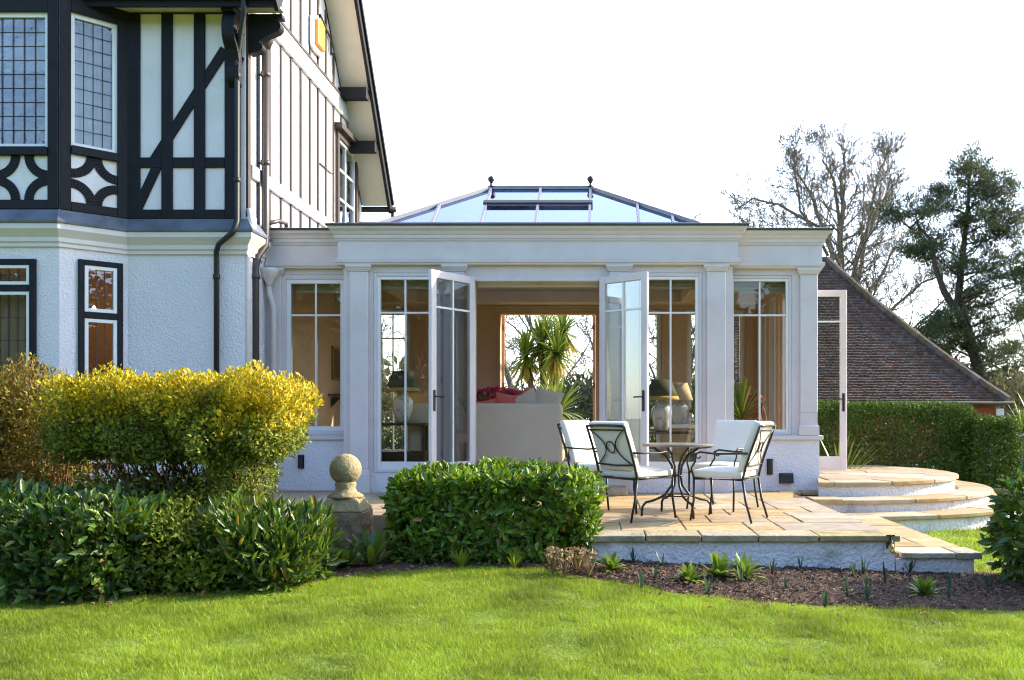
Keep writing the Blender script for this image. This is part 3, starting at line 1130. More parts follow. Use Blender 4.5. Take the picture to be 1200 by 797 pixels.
pp.tube([(XH + 0.05, 11.56, 3.6), (XH + 0.07, 11.6, 3.4), (XH + 0.02, 11.6, 3.1), (XH + .015, 11.6, 2.9), (XH + .015, 11.6, -.1)], 0.035, 10)
pp.lathe([(0.03, 0), (0.06, .04), (0.07, 0.16), (0.03, 0.2)], (XH + 0.06, 11.6, 3.32), 10)
pp.build('waste_pipe', M['cream_pipe'], house, smooth=True)
pp = MB()
pp.tube([(XH + 0.02, 14.55, 4.98), (XH + 0.02, 15.2, 4.98)], 0.012, 6)
pp.build('cable', M['stud'], house, smooth=True)
pp = MB()
pp.tube([(XH + 0.02, 14.5, 7.2), (XH + 0.04, 14.5, 7.3), (XH + .04, 15.1, 7.15), (XH + .04, 15.1, 6.9)], 0.02, 6)
pp.build('cable', M['stud'], house, smooth=True)

al = thing('alarm_box', 'small orange alarm box high on the white gable wall', 'alarm box', (XH + .025, 14.3, 6.75))
b = MB()
b.prism([(14.08, 6.62), (14.52, 6.62), (14.55, 6.7), (14.55, 7.1), (14.3, 7.2), (14.05, 7.1), (14.05, 6.7)], 0, XH + 0.023, XH + 0.075)
b.build('back_plate', M['white'], al)
b = MB()
b.prism([(14.12, 6.7), (14.48, 6.7), (14.48, 7.08), (14.3, 7.14), (14.12, 7.08)], 0, XH + 0.075, XH + 0.13)
b.build('cover', M['orange'], al, bevel=0.012)

# ================================================================== THE ORANGERY
YP, YB, YK = 12.0, 12.3, 16.0          # portico front, side bays, back wall
XE = 2.87                              # right outer wall
FL = 0.20                              # floor level
ora = thing('orangery', 'pale grey painted garden room with pilasters and glazed roof lantern beside the house', 'garden room', (-0.8, 14, 0))
fB1 = Facet((-4.47, YB), (-3.36, YB))
fP = Facet((-3.36, YP), (1.71, YP))
fB2 = Facet((1.71, YB), (XE, YB))
fS = Facet((XE, YB), (XE, YK + .15))
fK = Facet((XE, YK), (-4.47, YK))      # back wall: outward is +y, so inside is d<0 ... built from its inner face
uP = lambda x: x + 3.36

# rendered plinths
b = MB()
fB1.box(b, 0, fB1.L, -0.02, 0.675, -0.24, 0.03)
b.build('plinth_wall', M['roughcast'], ora)
b = MB()
fP.box(b, 0, uP(-1.70), -0.02, 0.25, -0.24, 0.0)
b.build('plinth_wall', M['roughcast'], ora)
b = MB()
fP.box(b, uP(0.02), fP.L, -0.02, 0.25, -0.24, 0.0)
b.build('plinth_wall', M['roughcast'], ora)
b = MB()
fB2.box(b, 0, fB2.L + 0.03, -0.02, 0.675, -0.24, 0.03)
fS.wall(b, 0.03, fS.L, -0.3, 0.675, [(0.85, 1.70, 0.15, 0.7)], -0.24, 0.03)
b.build('plinth_wall', M['roughcast'], ora)
b = MB()
b.box(-4.47, XE, YK, YK + 0.2, -0.3, 0.25)
b.build('back_plinth', M['roughcast'], ora)
b = MB()
fB1.box(b, 0, fB1.L, 0.675, 0.735, -0.20, 0.075)
b.build('sill', M['paint'], ora, bevel=0.012)
b = MB()
fB2.box(b, 0, fB2.L + 0.075, 0.675, 0.735, -0.20, 0.075)
b.build('sill', M['paint'], ora, bevel=0.012)

# timber walls round the openings
b = MB()
L1 = (-4.27 + 4.47, -3.37 + 4.47, 0.735, 2.88)
L4 = (PX(853, YB) - 1.71, PX(928, YB) - 1.71, 0.735, 2.87)
W2 = (uP(-2.97), uP(-2.15), 0.25, 2.86)
W3 = (uP(0.49), uP(1.31), 0.25, 2.86)
DO = (uP(-1.70), uP(0.02), 0.19, 2.82)
fB1.wall(b, 0, fB1.L, 0.735, 3.05, [L1], -0.15, 0)
fB2.wall(b, 0, fB2.L - .15, 0.735, 3.05, [L4], -0.15, 0)
fP.wall(b, 0, fP.L, 0.25, 3.05, [W2, W3, DO], -0.15, -0.003)
SD = (13.15 - YB, 13.98 - YB, 0.19, 2.82)
SW1 = (14.2 - YB, 15.0 - YB, 0.735, 2.86)
SW2 = (15.05 - YB, 15.85 - YB, 0.735, 2.86)
SW0 = (12.5 - YB, 13.05 - YB, 0.735, 2.86)
fS.wall(b, 0, fS.L, 0.675, 3.05, [SD, SW0, SW1, SW2], -0.15, -0.003)
b.build('wall', M['paint'], ora)
b = MB()
BX = [(-3.98, -3.30, 0.25, 2.84), (-1.76, -0.10, 0.2, 2.79), (0.25, 1.05, 0.25, 2.84), (1.47, 2.5, 0.25, 2.84)]
fKK = Facet((-4.47, YK), (XE - .15, YK))
fKK.wall(b, 0, fKK.L, 0.25, 3.05, [(a + 4.47, c + 4.47, z0, z1) for a, c, z0, z1 in BX], -0.15, 0)
b.build('back_wall', M['inner_paint'], ora)
# inner lining of the front and side walls, house wall lining, ceiling, floor
b = MB()
b.box(-4.44, -4.40, YB + .16, YK, FL, 3.05)
for fc, hs, a, c in ((fB1, [L1], 0.07, fB1.L), (fB2, [L4], 0, fB2.L - .16), (fP, [W2, W3, DO], 0.02, fP.L - .02)):
    fc.wall(b, a, c, FL, 3.03, hs, -0.19, -0.153)
fS.wall(b, 0.2, fS.L - .16, FL, 3.03, [SD, SW0, SW1, SW2], -0.19, -0.153)
b.build('inner_lining', M['inner_paint'], ora)
b = MB()
b.box(-3.3, 1.66, YP + .16, YB + .19, FL - .12, FL)
b.box(-4.4, XE - .17, YB + .19, YK + .1, FL - .12, FL)
b.build('floor', M['inner_floor'], ora)
b = MB()
LX0, LX1, LY0, LY1 = -3.05, 1.3, 12.85, 15.2
b.box(-4.47, LX0, YB + .02, YK + .1, 3.06, 3.2)
b.box(LX1, XE - .02, YB + .0, YK + .1, 3.06, 3.2)
b.box(LX0, LX1, YP + .02, LY0, 3.06, 3.2)
b.box(LX0, LX1, LY1, YK + .1, 3.06, 3.2)
b.build('ceiling', M['ceiling'], ora)
b = MB()       # a boxed beam along the ceiling inside, and round the lantern opening
for (x0, x1, y0, y1) in ((-4.4, 2.7, LY0 - .22, LY0 - .001), (-4.4, 2.7, LY1 + .001, LY1 + .22), (LX0 - .2, LX0, LY0, LY1), (LX1, LX1 + .2, LY0, LY1)):
    b.box(x0, x1, y0, y1, 2.86, 3.058)
b.box(-4.4, 2.7, YK - .13, YK - .004, 2.9, 3.058)
b.build('ceiling_beam', M['ceiling'], ora, bevel=0.01)

# entablature swept round the front
path = [(-4.46, YB), (-3.36, YB), (-3.36, YP), (1.71, YP), (1.71, YB), (XE, YB), (XE, YK + .2)]
b = MB()
b.sweep(path, [(0.0, 2.955), (0.07, 2.955), (0.075, 2.975), (0.09, 2.985), (0.095, 3.03), (0.06, 3.04), (0.06, 3.262), (0.0, 3.262)])
b.build('frieze', M['paint'], ora)
b = MB()
b.sweep(path, [(0.0, 3.263), (0.075, 3.263), (0.08, 3.29), (0.095, 3.295), (0.095, 3.335), (0.11, 3.345), (0.125, 3.38), (0.16, 3.41), (0.165, 3.44), (0.0, 3.44)])
b.build('cornice', M['paint'], ora)
b = MB()
b.sweep(path, [(-0.3, 3.441), (0.185, 3.441), (0.19, 3.465), (0.1, 3.49), (-0.3, 3.5)])
b.build('roof_edging', M['roof_edge'], ora)
b = MB()
b.box(-4.47, LX0, YB - 0.05, YK + .3, 3.42, 3.48)
b.box(LX1, XE, YB - 0.05, YK + .3, 3.42, 3.48)
b.box(LX0, LX1, YP - .05, LY0, 3.42, 3.478)
b.box(LX0, LX1, LY1, YK + .3, 3.42, 3.478)
b.build('flat_roof', M['lead'], ora)

# pilasters
pil_x = [(-3.27, -3.03, YP), (-2.03, -1.78, YP), (0.10, 0.36, YP), (1.365, 1.61, YP), (PX(937, YB), XE, YB), (PX(319, YB), PX(331, YB), YB)]
for i, (x0, x1, yy) in enumerate(pil_x):
    zb0 = 0.0 if yy == YP else 0.737
    b = MB()
    b.box(x0, x1, yy - 0.055, yy, zb0 + 0.30, 2.872)
    sh = b.build('pilaster', M['paint'], ora, bevel=0.006, seg=1)
    c = MB()
    pr = [(0.0, 2.872), (0.012, 2.872), (0.014, 2.885), (0.022, 2.89), (0.03, 2.91), (0.045, 2.925), (0.045, 2.953), (0.0, 2.953)]
    c.sweep([(x0, yy), (x0, yy - .055), (x1, yy - .055), (x1, yy)], pr)
    c.box(x0, x1, yy - 0.055, yy, 2.873, 2.953)
    c.build('capital', M['paint'], sh)
    c = MB()
    z1_ = zb0 + 0.30
    pr = [(0.0, zb0), (0.03, zb0), (0.03, z1_ - 0.06), (0.02, z1_ - 0.05), (0.018, z1_ - 0.02), (0.004, z1_ - .001), (0.0, z1_ - .001)] if yy == YP else \
         [(0.0, zb0), (0.02, zb0), (0.02, zb0 + .12), (0.004, zb0 + 0.14), (0, zb0 + .14)]
    c.sweep([(x0, yy), (x0, yy - .055), (x1, yy - .055), (x1, yy)], pr)
    c.box(x0, x1, yy - 0.055, yy, zb0, z1_)
    c.build('base', M['paint'], sh)


def framed_window(fc, w, fw, zbar, d=0.0, bottom=None, depth=0.07, nv=1, extra_z=()):
    u0, u1, z0, z1 = w
    e = 0.004
    f = MB()
    # stepped frame: outer architrave proud, inner sash set back
    fc.frame(f, u0 + e, u1 - e, z0 + e, z1 - e, fw * 0.5, d - depth, d + 0.018)
    wo = f.build('window', M['paint'], ora, bevel=0.005, seg=1)
    a0, a1, b0, b1 = u0 + e + fw * .5, u1 - e - fw * .5, z0 + e + fw * .5, z1 - e - fw * .5
    s_ = MB()
    fc.frame(s_, a0, a1, b0, b1, fw * 0.5, d - depth + .005, d + 0.004, wb=bottom)
    bw = 0.024
    i0, i1, j0, j1 = a0 + fw * .5, a1 - fw * .5, b0 + (bottom or fw * .5), b1 - fw * .5
    grid_bars(fc, s_, i0, i1, j0, j1, [i0 + (i1 - i0) * k / (nv + 1) for k in range(1, nv + 1)], [zbar, *extra_z], bw, d - 0.05, d - 0.008)
    s_.build('sash', M['white'], wo, bevel=0.003, seg=1)
    p = MB()
    fc.box(p, i0, i1, j0, j1, d - 0.032, d - 0.026)
    p.build('pane', M['glass'], wo)
    return wo


ZBAR = 2.34
framed_window(fB1, L1, 0.115, ZBAR, -0.01)
framed_window(fB2, L4, 0.075, ZBAR, -0.01)
framed_window(fP, W2, 0.085, ZBAR, -0.01, bottom=0.10)
framed_window(fP, W3, 0.085, ZBAR, -0.01, bottom=0.10)
for wd in (SW0, SW1, SW2):
    framed_window(fS, wd, 0.09, ZBAR, -0.01)
fKo = Facet((XE - .15, YK + .15), (-4.47, YK + .15))      # back wall seen from the rear garden
for i, (a, c, z0, z1) in enumerate(BX):
    if i == 1:
        continue
    framed_window(fKo, (XE - .15 - c, XE - .15 - a, z0, z1), 0.09, ZBAR, -0.03, bottom=0.1, nv=1, extra_z=(1.5,) if i != 3 else ())

# door frame and its open leaves
b = MB()
fP.box(b, DO[0] + .002, DO[0] + 0.05, 0.2, 2.82, -0.14, 0.012)
fP.box(b, DO[1] - 0.05, DO[1] - .002, 0.2, 2.82, -0.14, 0.012)
fP.box(b, DO[0] + 0.05, DO[1] - 0.05, 2.75, 2.818, -0.14, 0.010)
b.build('door_frame', M['paint'], ora, bevel=0.004, seg=1)
b = MB()
fS.box(b, SD[0] + .002, SD[0] + 0.05, 0.2, 2.82, -0.14, 0.012)
fS.box(b, SD[1] - 0.05, SD[1] - .002, 0.2, 2.82, -0.14, 0.012)
fS.box(b, SD[0] + 0.05, SD[1] - 0.05, 2.75, 2.818, -0.14, 0.010)
b.build('door_frame', M['paint'], ora, bevel=0.004, seg=1)
b = MB()
for x0, x1 in ((-1.80, -1.757), (-.103, -.06)):
    b.box(x0, x1, YK - .03, YK + .17, 0.2, 2.79)
b.box(-1.757, -.103, YK - .03, YK + .17, 2.75, 2.79)
b.build('door_frame', M['inner_paint'], ora)
b = MB()
b.box(-1.64, -.84, YP + .165, YP + .25, 2.70, 2.78)
b.box(-.838, -.04, YP + .165, YP + .27, 2.705, 2.79)
b.build('screen_cassette', M['paint'], ora, bevel=.008)


def door_leaf(hinge, free, z0, z1, handle_side=1, nv=1, mtl='paint'):
    """glazed leaf standing open; d>0 is the side towards the camera"""
    fc = Facet(hinge, free) if handle_side > 0 else Facet(free, hinge)
    L = fc.L
    f = MB()
    fc.frame(f, 0, L, z0, z1, 0.095, -0.025, 0.025, wt=0.095, wb=0.2)
    dr = f.build('door', M[mtl], ora, bevel=0.005, seg=1)
    s_ = MB()
    grid_bars(fc, s_, 0.095, L - .095, z0 + .2, z1 - .095, [L / 2] if nv else [], [ZBAR], 0.024, -0.018, 0.018)
    s_.build('glazing_bar', M['white'], dr)
    p = MB()
    fc.box(p, 0.095, L - .095, z0 + .2, z1 - .095, -0.003, 0.003)
    p.build('pane', M['glass'], dr)
    h = MB()
    uh = L - 0.05 if handle_side > 0 else 0.05
    inner = -1 if handle_side > 0 else 1
    for sgn in (1, -1):
        fc.box(h, uh - 0.017, uh + 0.017, z0 + 0.84, z0 + 1.10, *((0.025, 0.034) if sgn > 0 else (-0.034, -0.025)))
        a = Vector(fc.pt(uh, z0 + 1.02, sgn * 0.03))
        c = Vector(fc.pt(uh, z0 + 1.02, sgn * 0.075))
        e = Vector(fc.pt(uh + inner * 0.12, z0 + 1.015, sgn * 0.075))
        h.tube([a, c, e], 0.009, 8)
    h.build('handle', M['black_metal'], dr)
    u2 = 0.0 if handle_side > 0 else L
    for z in (z0 + .25, z0 + 1.3, z1 - .25):
        h = MB()
        q = fc.pt(u2, z, 0.0)
        h.tube([(q[0], q[1], z - .05), (q[0], q[1], z + .05)], 0.012, 8)
        h.build('hinge', M['black_metal'], dr)
    return dr


DZ0, DZ1 = 0.215, 2.79
door_leaf((-1.66, 11.95), (-2.10, 11.27), DZ0, DZ1, -1)
door_leaf((-0.015, 11.95), (0.575, 11.44), DZ0, DZ1, 1)
door_leaf((2.915, 13.19), (3.50, 13.17), DZ0, DZ1, 1, nv=0)
door_leaf((-1.73, 16.2), (-1.95, 16.93), DZ0, DZ1, 1, mtl='inner_paint')
door_leaf((-0.13, 16.2), (0.02, 16.98), DZ0, DZ1, -1, mtl='inner_paint')

# roof lantern
lan = MB()
zk, zr = 3.64, 4.44
A = [Vector((LX0 - .06, LY0 - .06, zk)), Vector((LX1 + .06, LY0 - .06, zk)), Vector((LX1 + .06, LY1 + .06, zk)), Vector((LX0 - .06, LY1 + .06, zk))]
r0, r1 = Vector((-1.68, 14.02, zr)), Vector((-0.17, 14.02, zr))
kb = MB()
for (x0, x1, y0, y1) in ((LX0 - .08, LX1 + .08, LY0 - .08, LY0), (LX0 - .08, LX1 + .08, LY1, LY1 + .08), (LX0 - .08, LX0, LY0, LY1), (LX1, LX1 + .08, LY0, LY1)):
    kb.box(x0, x1, y0, y1, 3.20, zk - .005)
lo = kb.build('roof_lantern', M['paint'], ora)
gl = MB()
gl.add([A[0], A[1], r1, r0], [(0, 1, 2, 3)])
gl.add([A[1], A[2], r1], [(0, 1, 2)])
gl.add([A[2], A[3], r0, r1], [(0, 1, 2, 3)])
gl.add([A[3], A[0], r0], [(0, 1, 2)])
gl.build('roof_glass', M['roof_glass'], lo)
rb = MB()
up_ = Vector((0, 0, 0.02))
for a, c in ((A[0], r0), (A[3], r0), (A[1], r1), (A[2], r1), (r0, r1)):
    rb.bar(a + up_, c + up_, 0.055, 0.055)
for k in range(4):
    rb.bar(A[k] + up_ * .6, A[(k + 1) % 4] + up_ * .6, 0.05, 0.05)


def on_front(x):
    return Vector((x, LY0 - .06, zk))


def slope_pt(x, tt, front=True):
    y0, y1 = (LY0 - .06, 14.02) if front else (LY1 + .06, 14.02)
    return Vector((x, y0 + (y1 - y0) * tt, zk + (zr - zk) * tt))


for front in (True, False):
    for x in (-2.36, -1.68, -0.925, -0.17, 0.52, 1.0):
        tt = 1.0
        if x < r0.x - .01:
            tt = (x - A[0].x) / (r0.x - A[0].x)
        elif x > r1.x + .01:
            tt = (A[1].x - x) / (A[1].x - r1.x)
        if tt > 0.12:
            rb.bar(slope_pt(x, 0.0, front) + up_, slope_pt(x, tt, front) + up_, 0.035, 0.04)
for k in (0.25, 0.5, 0.75):
    for side, (a, c, rr) in enumerate(((A[1], A[2], r1), (A[3], A[0], r0))):
        p = a.lerp(c, k)
        tt = 1 - abs(k - .5) * 2
        q = Vector((p.x + (rr.x - p.x) * tt, p.y, zk + (zr - zk) * tt))
        rb.bar(p + up_, q + up_, 0.035, 0.04)
rb.build('lantern_rafter', M['lantern_bar'], lo)
vt = MB()      # opening vent along the upper part of the front slope
n_ = Vector((0, -(zr - zk), 14.02 - LY0 + .06)).normalized()
p0, p1 = slope_pt(-1.72, 0.57), slope_pt(-0.13, 0.57)
q0, q1 = slope_pt(-1.72, 0.50), slope_pt(-0.13, 0.50)
vt.hexa([q0 + n_ * .02, q1 + n_ * .02, p1 + n_ * .02, p0 + n_ * .02, q0 + n_ * .06, q1 + n_ * .06, p1 + n_ * .06, p0 + n_ * .06])
vt.build('vent_rail', M['roof_edge'], lo)
for rr in (r0, r1):
    fn = MB()
    fn.lathe([(0.06, 0), (0.065, 0.02), (0.03, 0.035), (0.022, 0.06), (0.02, 0.09), (0.035, 0.10), (0.036, 0.115), (0.055, 0.14), (0.062, 0.165), (0.056, 0.2), (0.036, 0.222), (0.012, 0.235), (0.004, 0.245)], (rr.x, rr.y, rr.z + .035), 16)
    fn.v = [(rr.x + (x - rr.x) * .85, rr.y + (y - rr.y) * .85, rr.z + (z - rr.z) * .74) for x, y, z in fn.v]
    fn.build('ball_finial', M['finial'], lo, smooth=True)

# hopper and pipe in the corner beside the house
hp = MB()
hxx, hyy = PX(315, 12.15), 12.17
hp.lathe([(0.035, 0), (0.045, 0.05), (0.07, 0.1), (0.10, 0.13), (0.125, 0.2), (0.13, 0.24), (0.11, 0.24)], (hxx, hyy, 2.7), 4 * 5)
hp.tube([(hxx, hyy, 2.72), (hxx, hyy, 2.62), (hxx + .035, hyy + .02, 2.5), (hxx + .05, hyy + .03, 2.4), (hxx + .05, hyy + .03, 0.0)], 0.035, 10)
hp.build('rainwater_hopper', M['cream_pipe'], ora, smooth=True)

# roman blinds folded up inside the openings
def blind(x0, x1, y, ztop, drop, label, ry=0.0):
    bl = MB()
    bl.box(x0, x1, y, y + 0.03, ztop - drop, ztop)
    for k in range(3):
        bl.box(x0 + .004, x1 - .004, y - 0.012 - .006 * k, y - .001, ztop - drop + 0.05 * k, ztop - drop + 0.04 + 0.05 * k)
    o = bl.build('roman_blind', M['blind'], None, bevel=0.006)
    tag(o, label, 'blind', 'folded blinds inside the garden room')


blind(-4.16, -3.42, YB + .20, 2.86, 0.20, 'folded linen blind inside the window nearest the house')
blind(-2.92, -2.20, YP + .20, 2.83, 0.16, 'folded linen blind inside the tall pane left of the open doors')
blind(0.55, 1.26, YP + .20, 2.83, 0.16, 'folded linen blind inside the tall pane right of the open doors')
blind(PX(857, YB), PX(924, YB), YB + .20, 2.85, 0.20, 'folded linen blind inside the window by the right corner')
blind(-1.86, 0.0, YK - .07, 2.895, 0.10, 'wide folded blind above the far open doorway')

# stone doorstep in front of the double doors
st = MB()
st.box(-2.0, 0.32, 11.42, 11.965, 0.0, 0.10)
tag(st.build('doorstep', M['coping'], None, bevel=0.01), 'low sandstone doorstep in front of the open double doors', 'step')

# ================================================================== TERRACE
SLABS = MB()


def pave(mbb, x0, x1, y0, y1, z, keep=None, unit=0.30, gap=0.012):
    nx, ny_ = max(1, round((x1 - x0) / unit)), max(1, round((y1 - y0) / unit))
    ux, uy = (x1 - x0) / nx, (y1 - y0) / ny_
    used = [[False] * ny_ for _ in range(nx)]
    opts = [(3, 2), (2, 2), (2, 1), (1, 2), (2, 3), (1, 1), (3, 1)]
    for j in range(ny_):
        for i in range(nx):
            if used[i][j]:
                continue
            random.shuffle(opts)
            for a, c in opts + [(1, 1)]:
                if i + a <= nx and j + c <= ny_ and all(not used[i + p][j + q] for p in range(a) for q in range(c)):
                    break
            for p in range(a):
                for q in range(c):
                    used[i + p][j + q] = True
            xa, xb2 = x0 + i * ux + gap / 2, x0 + (i + a) * ux - gap / 2
            ya, yb2 = y0 + j * uy + gap / 2, y0 + (j + c) * uy - gap / 2
            cx, cy_ = (xa + xb2) / 2, (ya + yb2) / 2
            if keep and not keep(cx, cy_):
                continue
            j4 = lambda: random.uniform(-.004, .004)
            zt = z + random.uniform(-.003, .004)
            mbb.hexa([(xa + j4(), ya + j4(), z - .035), (xb2 + j4(), ya + j4(), z - .035), (xb2 + j4(), yb2 + j4(), z - .035), (xa + j4(), yb2 + j4(), z - .035),
                      (xa + j4(), ya + j4(), zt + j4() * .4), (xb2 + j4(), ya + j4(), zt + j4() * .4), (xb2 + j4(), yb2 + j4(), zt + j4() * .4), (xa + j4(), yb2 + j4(), zt + j4() * .4)])


YF = 7.76
XT = 2.50
pave(SLABS, -0.12, XT - .02, YF + 0.34, 9.3, 0.0)
pave(SLABS, -4.3, XT - .02, 9.3, 11.97, 0.0, keep=lambda x, y: not (-2.0 < x < .3 and y > 11.5))
pave(SLABS, 1.72, 2.9, 11.97, 12.27, 0.0)
pave(SLABS, -4.3, -3.37, 11.97, 12.27, 0.0)
pave(SLABS, XT + .02, 3.16, YF + 0.32, 10.9, -0.145)
o = SLABS.build('terrace', M['sandstone'], None, bevel=0.006, seg=1)
structure(o)
bs = MB()
bs.box(-0.12, XT - .05, YF + .06, 9.3, -0.4, -0.012)
bs.box(-4.4, XT - .03, 9.3, 12.29, -0.4, -0.012)
bs.box(XT - .015, 3.12, YF + .06, 10.9, -0.4, -0.158)
structure(bs.build('terrace_bed', M['mortar'], None))

wl = thing('retaining_wall', 'low white roughcast wall holding up the front of the terrace', 'wall', (1.2, YF, -0.3))
b = MB()
b.box(-0.14, XT - .03, YF + .005, YF + .058, -0.45, -0.055)
b.box(XT - .028, XT - .018, YF + .058, 12.25, -0.45, -0.04)
b.box(XT - .018, 3.12, YF + .008, YF + .058, -0.45, -0.20)
b.box(3.122, 3.14, YF + .008, 10.3, -0.45, -0.20)
b.build('wall', M['roughcast_old'], wl)
c = MB()


def coping(mbb, x0, x1, y0, y1, z, th=0.05):
    x = x0
    while x < x1 - .05:
        L = min(random.uniform(0.38, 0.75), x1 - x)
        if x1 - x - L < 0.2:
            L = x1 - x
        n = max(2, int(L / .12))
        e = [(x + .005 + (L - .01) * k / n, y0 + random.uniform(-.010, .008)) for k in range(n + 1)]
        zz = z + random.uniform(-.002, .004)
        poly = e + [(x + L - .005, y1), (x + .005, y1)]
        mbb.prism(poly, 2, zz - th + random.uniform(-.006, .004), zz)
        x += L


coping(c, -0.16, XT + .01, YF - .035, YF + .335, 0.0)
coping(c, XT + .018, 3.2, YF - .03, YF + .315, -0.145)
c.build('coping', M['coping'], wl, bevel=0.008, seg=2)

# curved steps by the side door: three tiers about the doorway
CX, CYs = XE, 13.55
stp = thing('curved_steps', 'three tiered semicircular sandstone steps with white risers at the side door', 'steps', (4.2, 12.5, -0.3))


def arc_pts(r, a0=-92, a1=90, n=40):
    return [(CX + r * math.cos(R(a0 + (a1 - a0) * k / n)), CYs + r * math.sin(R(a0 + (a1 - a0) * k / n))) for k in range(n + 1)]


for rr, z, zl, xl in ((2.22, 0.18, 0.0, 2.66), (2.66, 0.0, -0.145, 2.5), (3.08, -0.145, -0.32, 2.9)):
    b = MB()
    ys_ = CYs - rr + .05
    pl = [(xl + .04 if z > .1 else xl, ys_)] + [(x, y) for x, y in arc_pts(rr - .05)] + [(CX + 0.035, CYs + rr - .05), (CX + .035, YB - .03)] + ([(CX - .0, YB - .03)] if z > .1 else [(xl, YB - .03)])
    b.prism(pl, 2, zl - .1, z - .05)
    b.build('riser', M['roughcast_old'], stp)
    c = MB()
    nseg = 9
    for k in range(nseg):
        a0, a1 = -90 + 178 * k / nseg, -90 + 178 * (k + 1) / nseg - 0.35
        o_ = [(CX + rr * math.cos(R(a0 + (a1 - a0) * q / 7)), CYs + rr * math.sin(R(a0 + (a1 - a0) * q / 7))) for q in range(8)]
        ri = rr - 0.44
        i_ = [(CX + ri * math.cos(R(a1 + (a0 - a1) * q / 7)), CYs + ri * math.sin(R(a1 + (a0 - a1) * q / 7))) for q in range(8)]
        c.prism(o_ + i_, 2, z - .05, z + random.uniform(-.002, .003))
    if z > .1:
        c.prism([(xl, CYs - rr), (CX - .006, CYs - rr), (CX - .006, YB - .04)], 2, z - .05, z)
        for k in range(5):
            a0, a1 = -90 + 178 * k / 5, -90 + 178 * (k + 1) / 5 - 0.5
            for (ra, rb_) in ((0.95, 1.77), (0.1, 0.94)):
                o_ = [(CX + .04 + rb_ * math.cos(R(a0 + (a1 - a0) * q / 5)), CYs + rb_ * math.sin(R(a0 + (a1 - a0) * q / 5))) for q in range(6)]
                i_ = [(CX + .04 + ra * math.cos(R(a1 + (a0 - a1) * q / 5)), CYs + ra * math.sin(R(a1 + (a0 - a1) * q / 5))) for q in range(6)]
                c.prism(o_ + i_, 2, z - .05, z + random.uniform(-.002, .002))
    elif z > -.1:
        c.prism([(xl, CYs - rr), (CX - .006, CYs - rr), (CX - .006, CYs - rr + .42), (xl, CYs - rr + .42)], 2, z - .05, z + .012)
    c.build('tread', M['coping'] if False else M['sandstone'], stp, bevel=0.008, seg=1)

# ================================================================== THINGS INSIDE THE ORANGERY
sf = thing('sofa', 'oatmeal linen sofa seen from behind inside the open doors', 'sofa', (-1.67, 13.5, FL))
b = MB()
SX0, SX1 = -2.75, -0.56
b.box(SX0, SX1, 13.05, 13.28, FL + 0.12, 1.17)
b.build('backrest', M['sofa'], sf, bevel=0.055, seg=4)
for x0, x1 in ((SX0 - .012, SX0 + .2), (SX1 - .2, SX1 + .015)):
    b = MB()
    b.box(x0, x1, 13.285, 13.98, FL + 0.12, 0.86)
    b.build('armrest', M['sofa'], sf, bevel=0.06, seg=4)
b = MB()
b.box(SX0 + .205, SX1 - .205, 13.285, 14.0, FL + .13, 0.62)
b.build('seat', M['sofa'], sf, bevel=0.05, seg=3)
for x in (SX0 + .08, SX1 - .08):
    for y in (13.1, 13.9):
        b = MB()
        b.lathe([(0.02, 0), (0.03, 0.12)], (x, y, FL), 10)
        b.build('leg', M['wood_dark'], sf, smooth=True)


def pillow(name, label, m, loc, size, rot, group='cushions on the sofa'):
    V, Fc = [], []
    n = 10
    for sgn in (1, -1):
        base = len(V)
        for i in range(n + 1):
            for j in range(n + 1):
                a, c = i / n * 2 - 1, j / n * 2 - 1
                th = 0.3 * size * max(0, (1 - a * a)) ** .45 * max(0, (1 - c * c)) ** .45
                pinch = 1 - 0.10 * (1 - abs(a * c)) * 1.0
                V.append((a * size / 2 * pinch, sgn * th * .5, c * size / 2 * pinch))
        for i in range(n):
            for j in range(n):
                q = base + i * (n + 1) + j
                f_ = (q, q + n + 1, q + n + 2, q + 1)
                Fc.append(f_ if sgn < 0 else f_[::-1])
    o = obj(name, V, Fc, m, None, smooth=True)
    o.location = loc
    o.rotation_euler = rot
    return tag(o, label, 'cushion', group)


pillow('cushion', 'cream cushion with upturned corner at the right end of the sofa', M['cream_cush'], (-0.80, 13.42, 1.17), 0.43, (R(-12), R(14), R(-10)))
pillow('cushion', 'cream cushion lying lower beside the coral ones on the sofa', M['cream_cush'], (-1.08, 13.42, 1.15), 0.40, (R(-14), R(-28), R(8)))
pillow('cushion', 'coral cushion tucked between the cream cushions of the sofa', M['coral'], (-0.94, 13.60, 1.20), 0.40, (R(-10), R(5), R(12)))
pillow('cushion', 'coral cushion beside the pink flowers on the sofa', M['coral'], (-1.36, 13.42, 1.11), 0.42, (R(-12), R(8), 0))
pillow('cushion', 'coral cushion peeping over the sofa back below the flowers', M['coral'], (-1.72, 13.42, 1.02), 0.42, (R(-12), R(-6), 0))

tb = thing('coffee_table', 'dark wooden table behind the sofa holding the flower bowl', 'table', (-1.75, 14.7, FL))
b = MB()
b.lathe([(0.4, 0.70), (0.42, 0.71), (0.42, 0.74), (0.4, 0.75)], (-1.75, 14.7, FL), 28)
b.build('tabletop', M['wood_dark'], tb, smooth=False)
b = MB()
b.lathe([(0.25, 0), (0.24, 0.03), (0.06, 0.08), (0.05, 0.4), (0.07, 0.6), (0.15, 0.70)], (-1.75, 14.7, FL), 16)
b.build('pedestal', M['wood_dark'], tb, smooth=True)
fl = thing('flower_bowl', 'bowl of pink and red flowers on the table behind the sofa', 'flowers', (-1.75, 14.7, FL + .75))
b = MB()
b.lathe([(0.08, 0), (0.1, 0.02), (0.2, 0.12), (0.22, 0.18), (0.2, 0.18)], (-1.75, 14.7, FL + .752), 20)
b.build('bowl', M['jar'], fl, smooth=True)
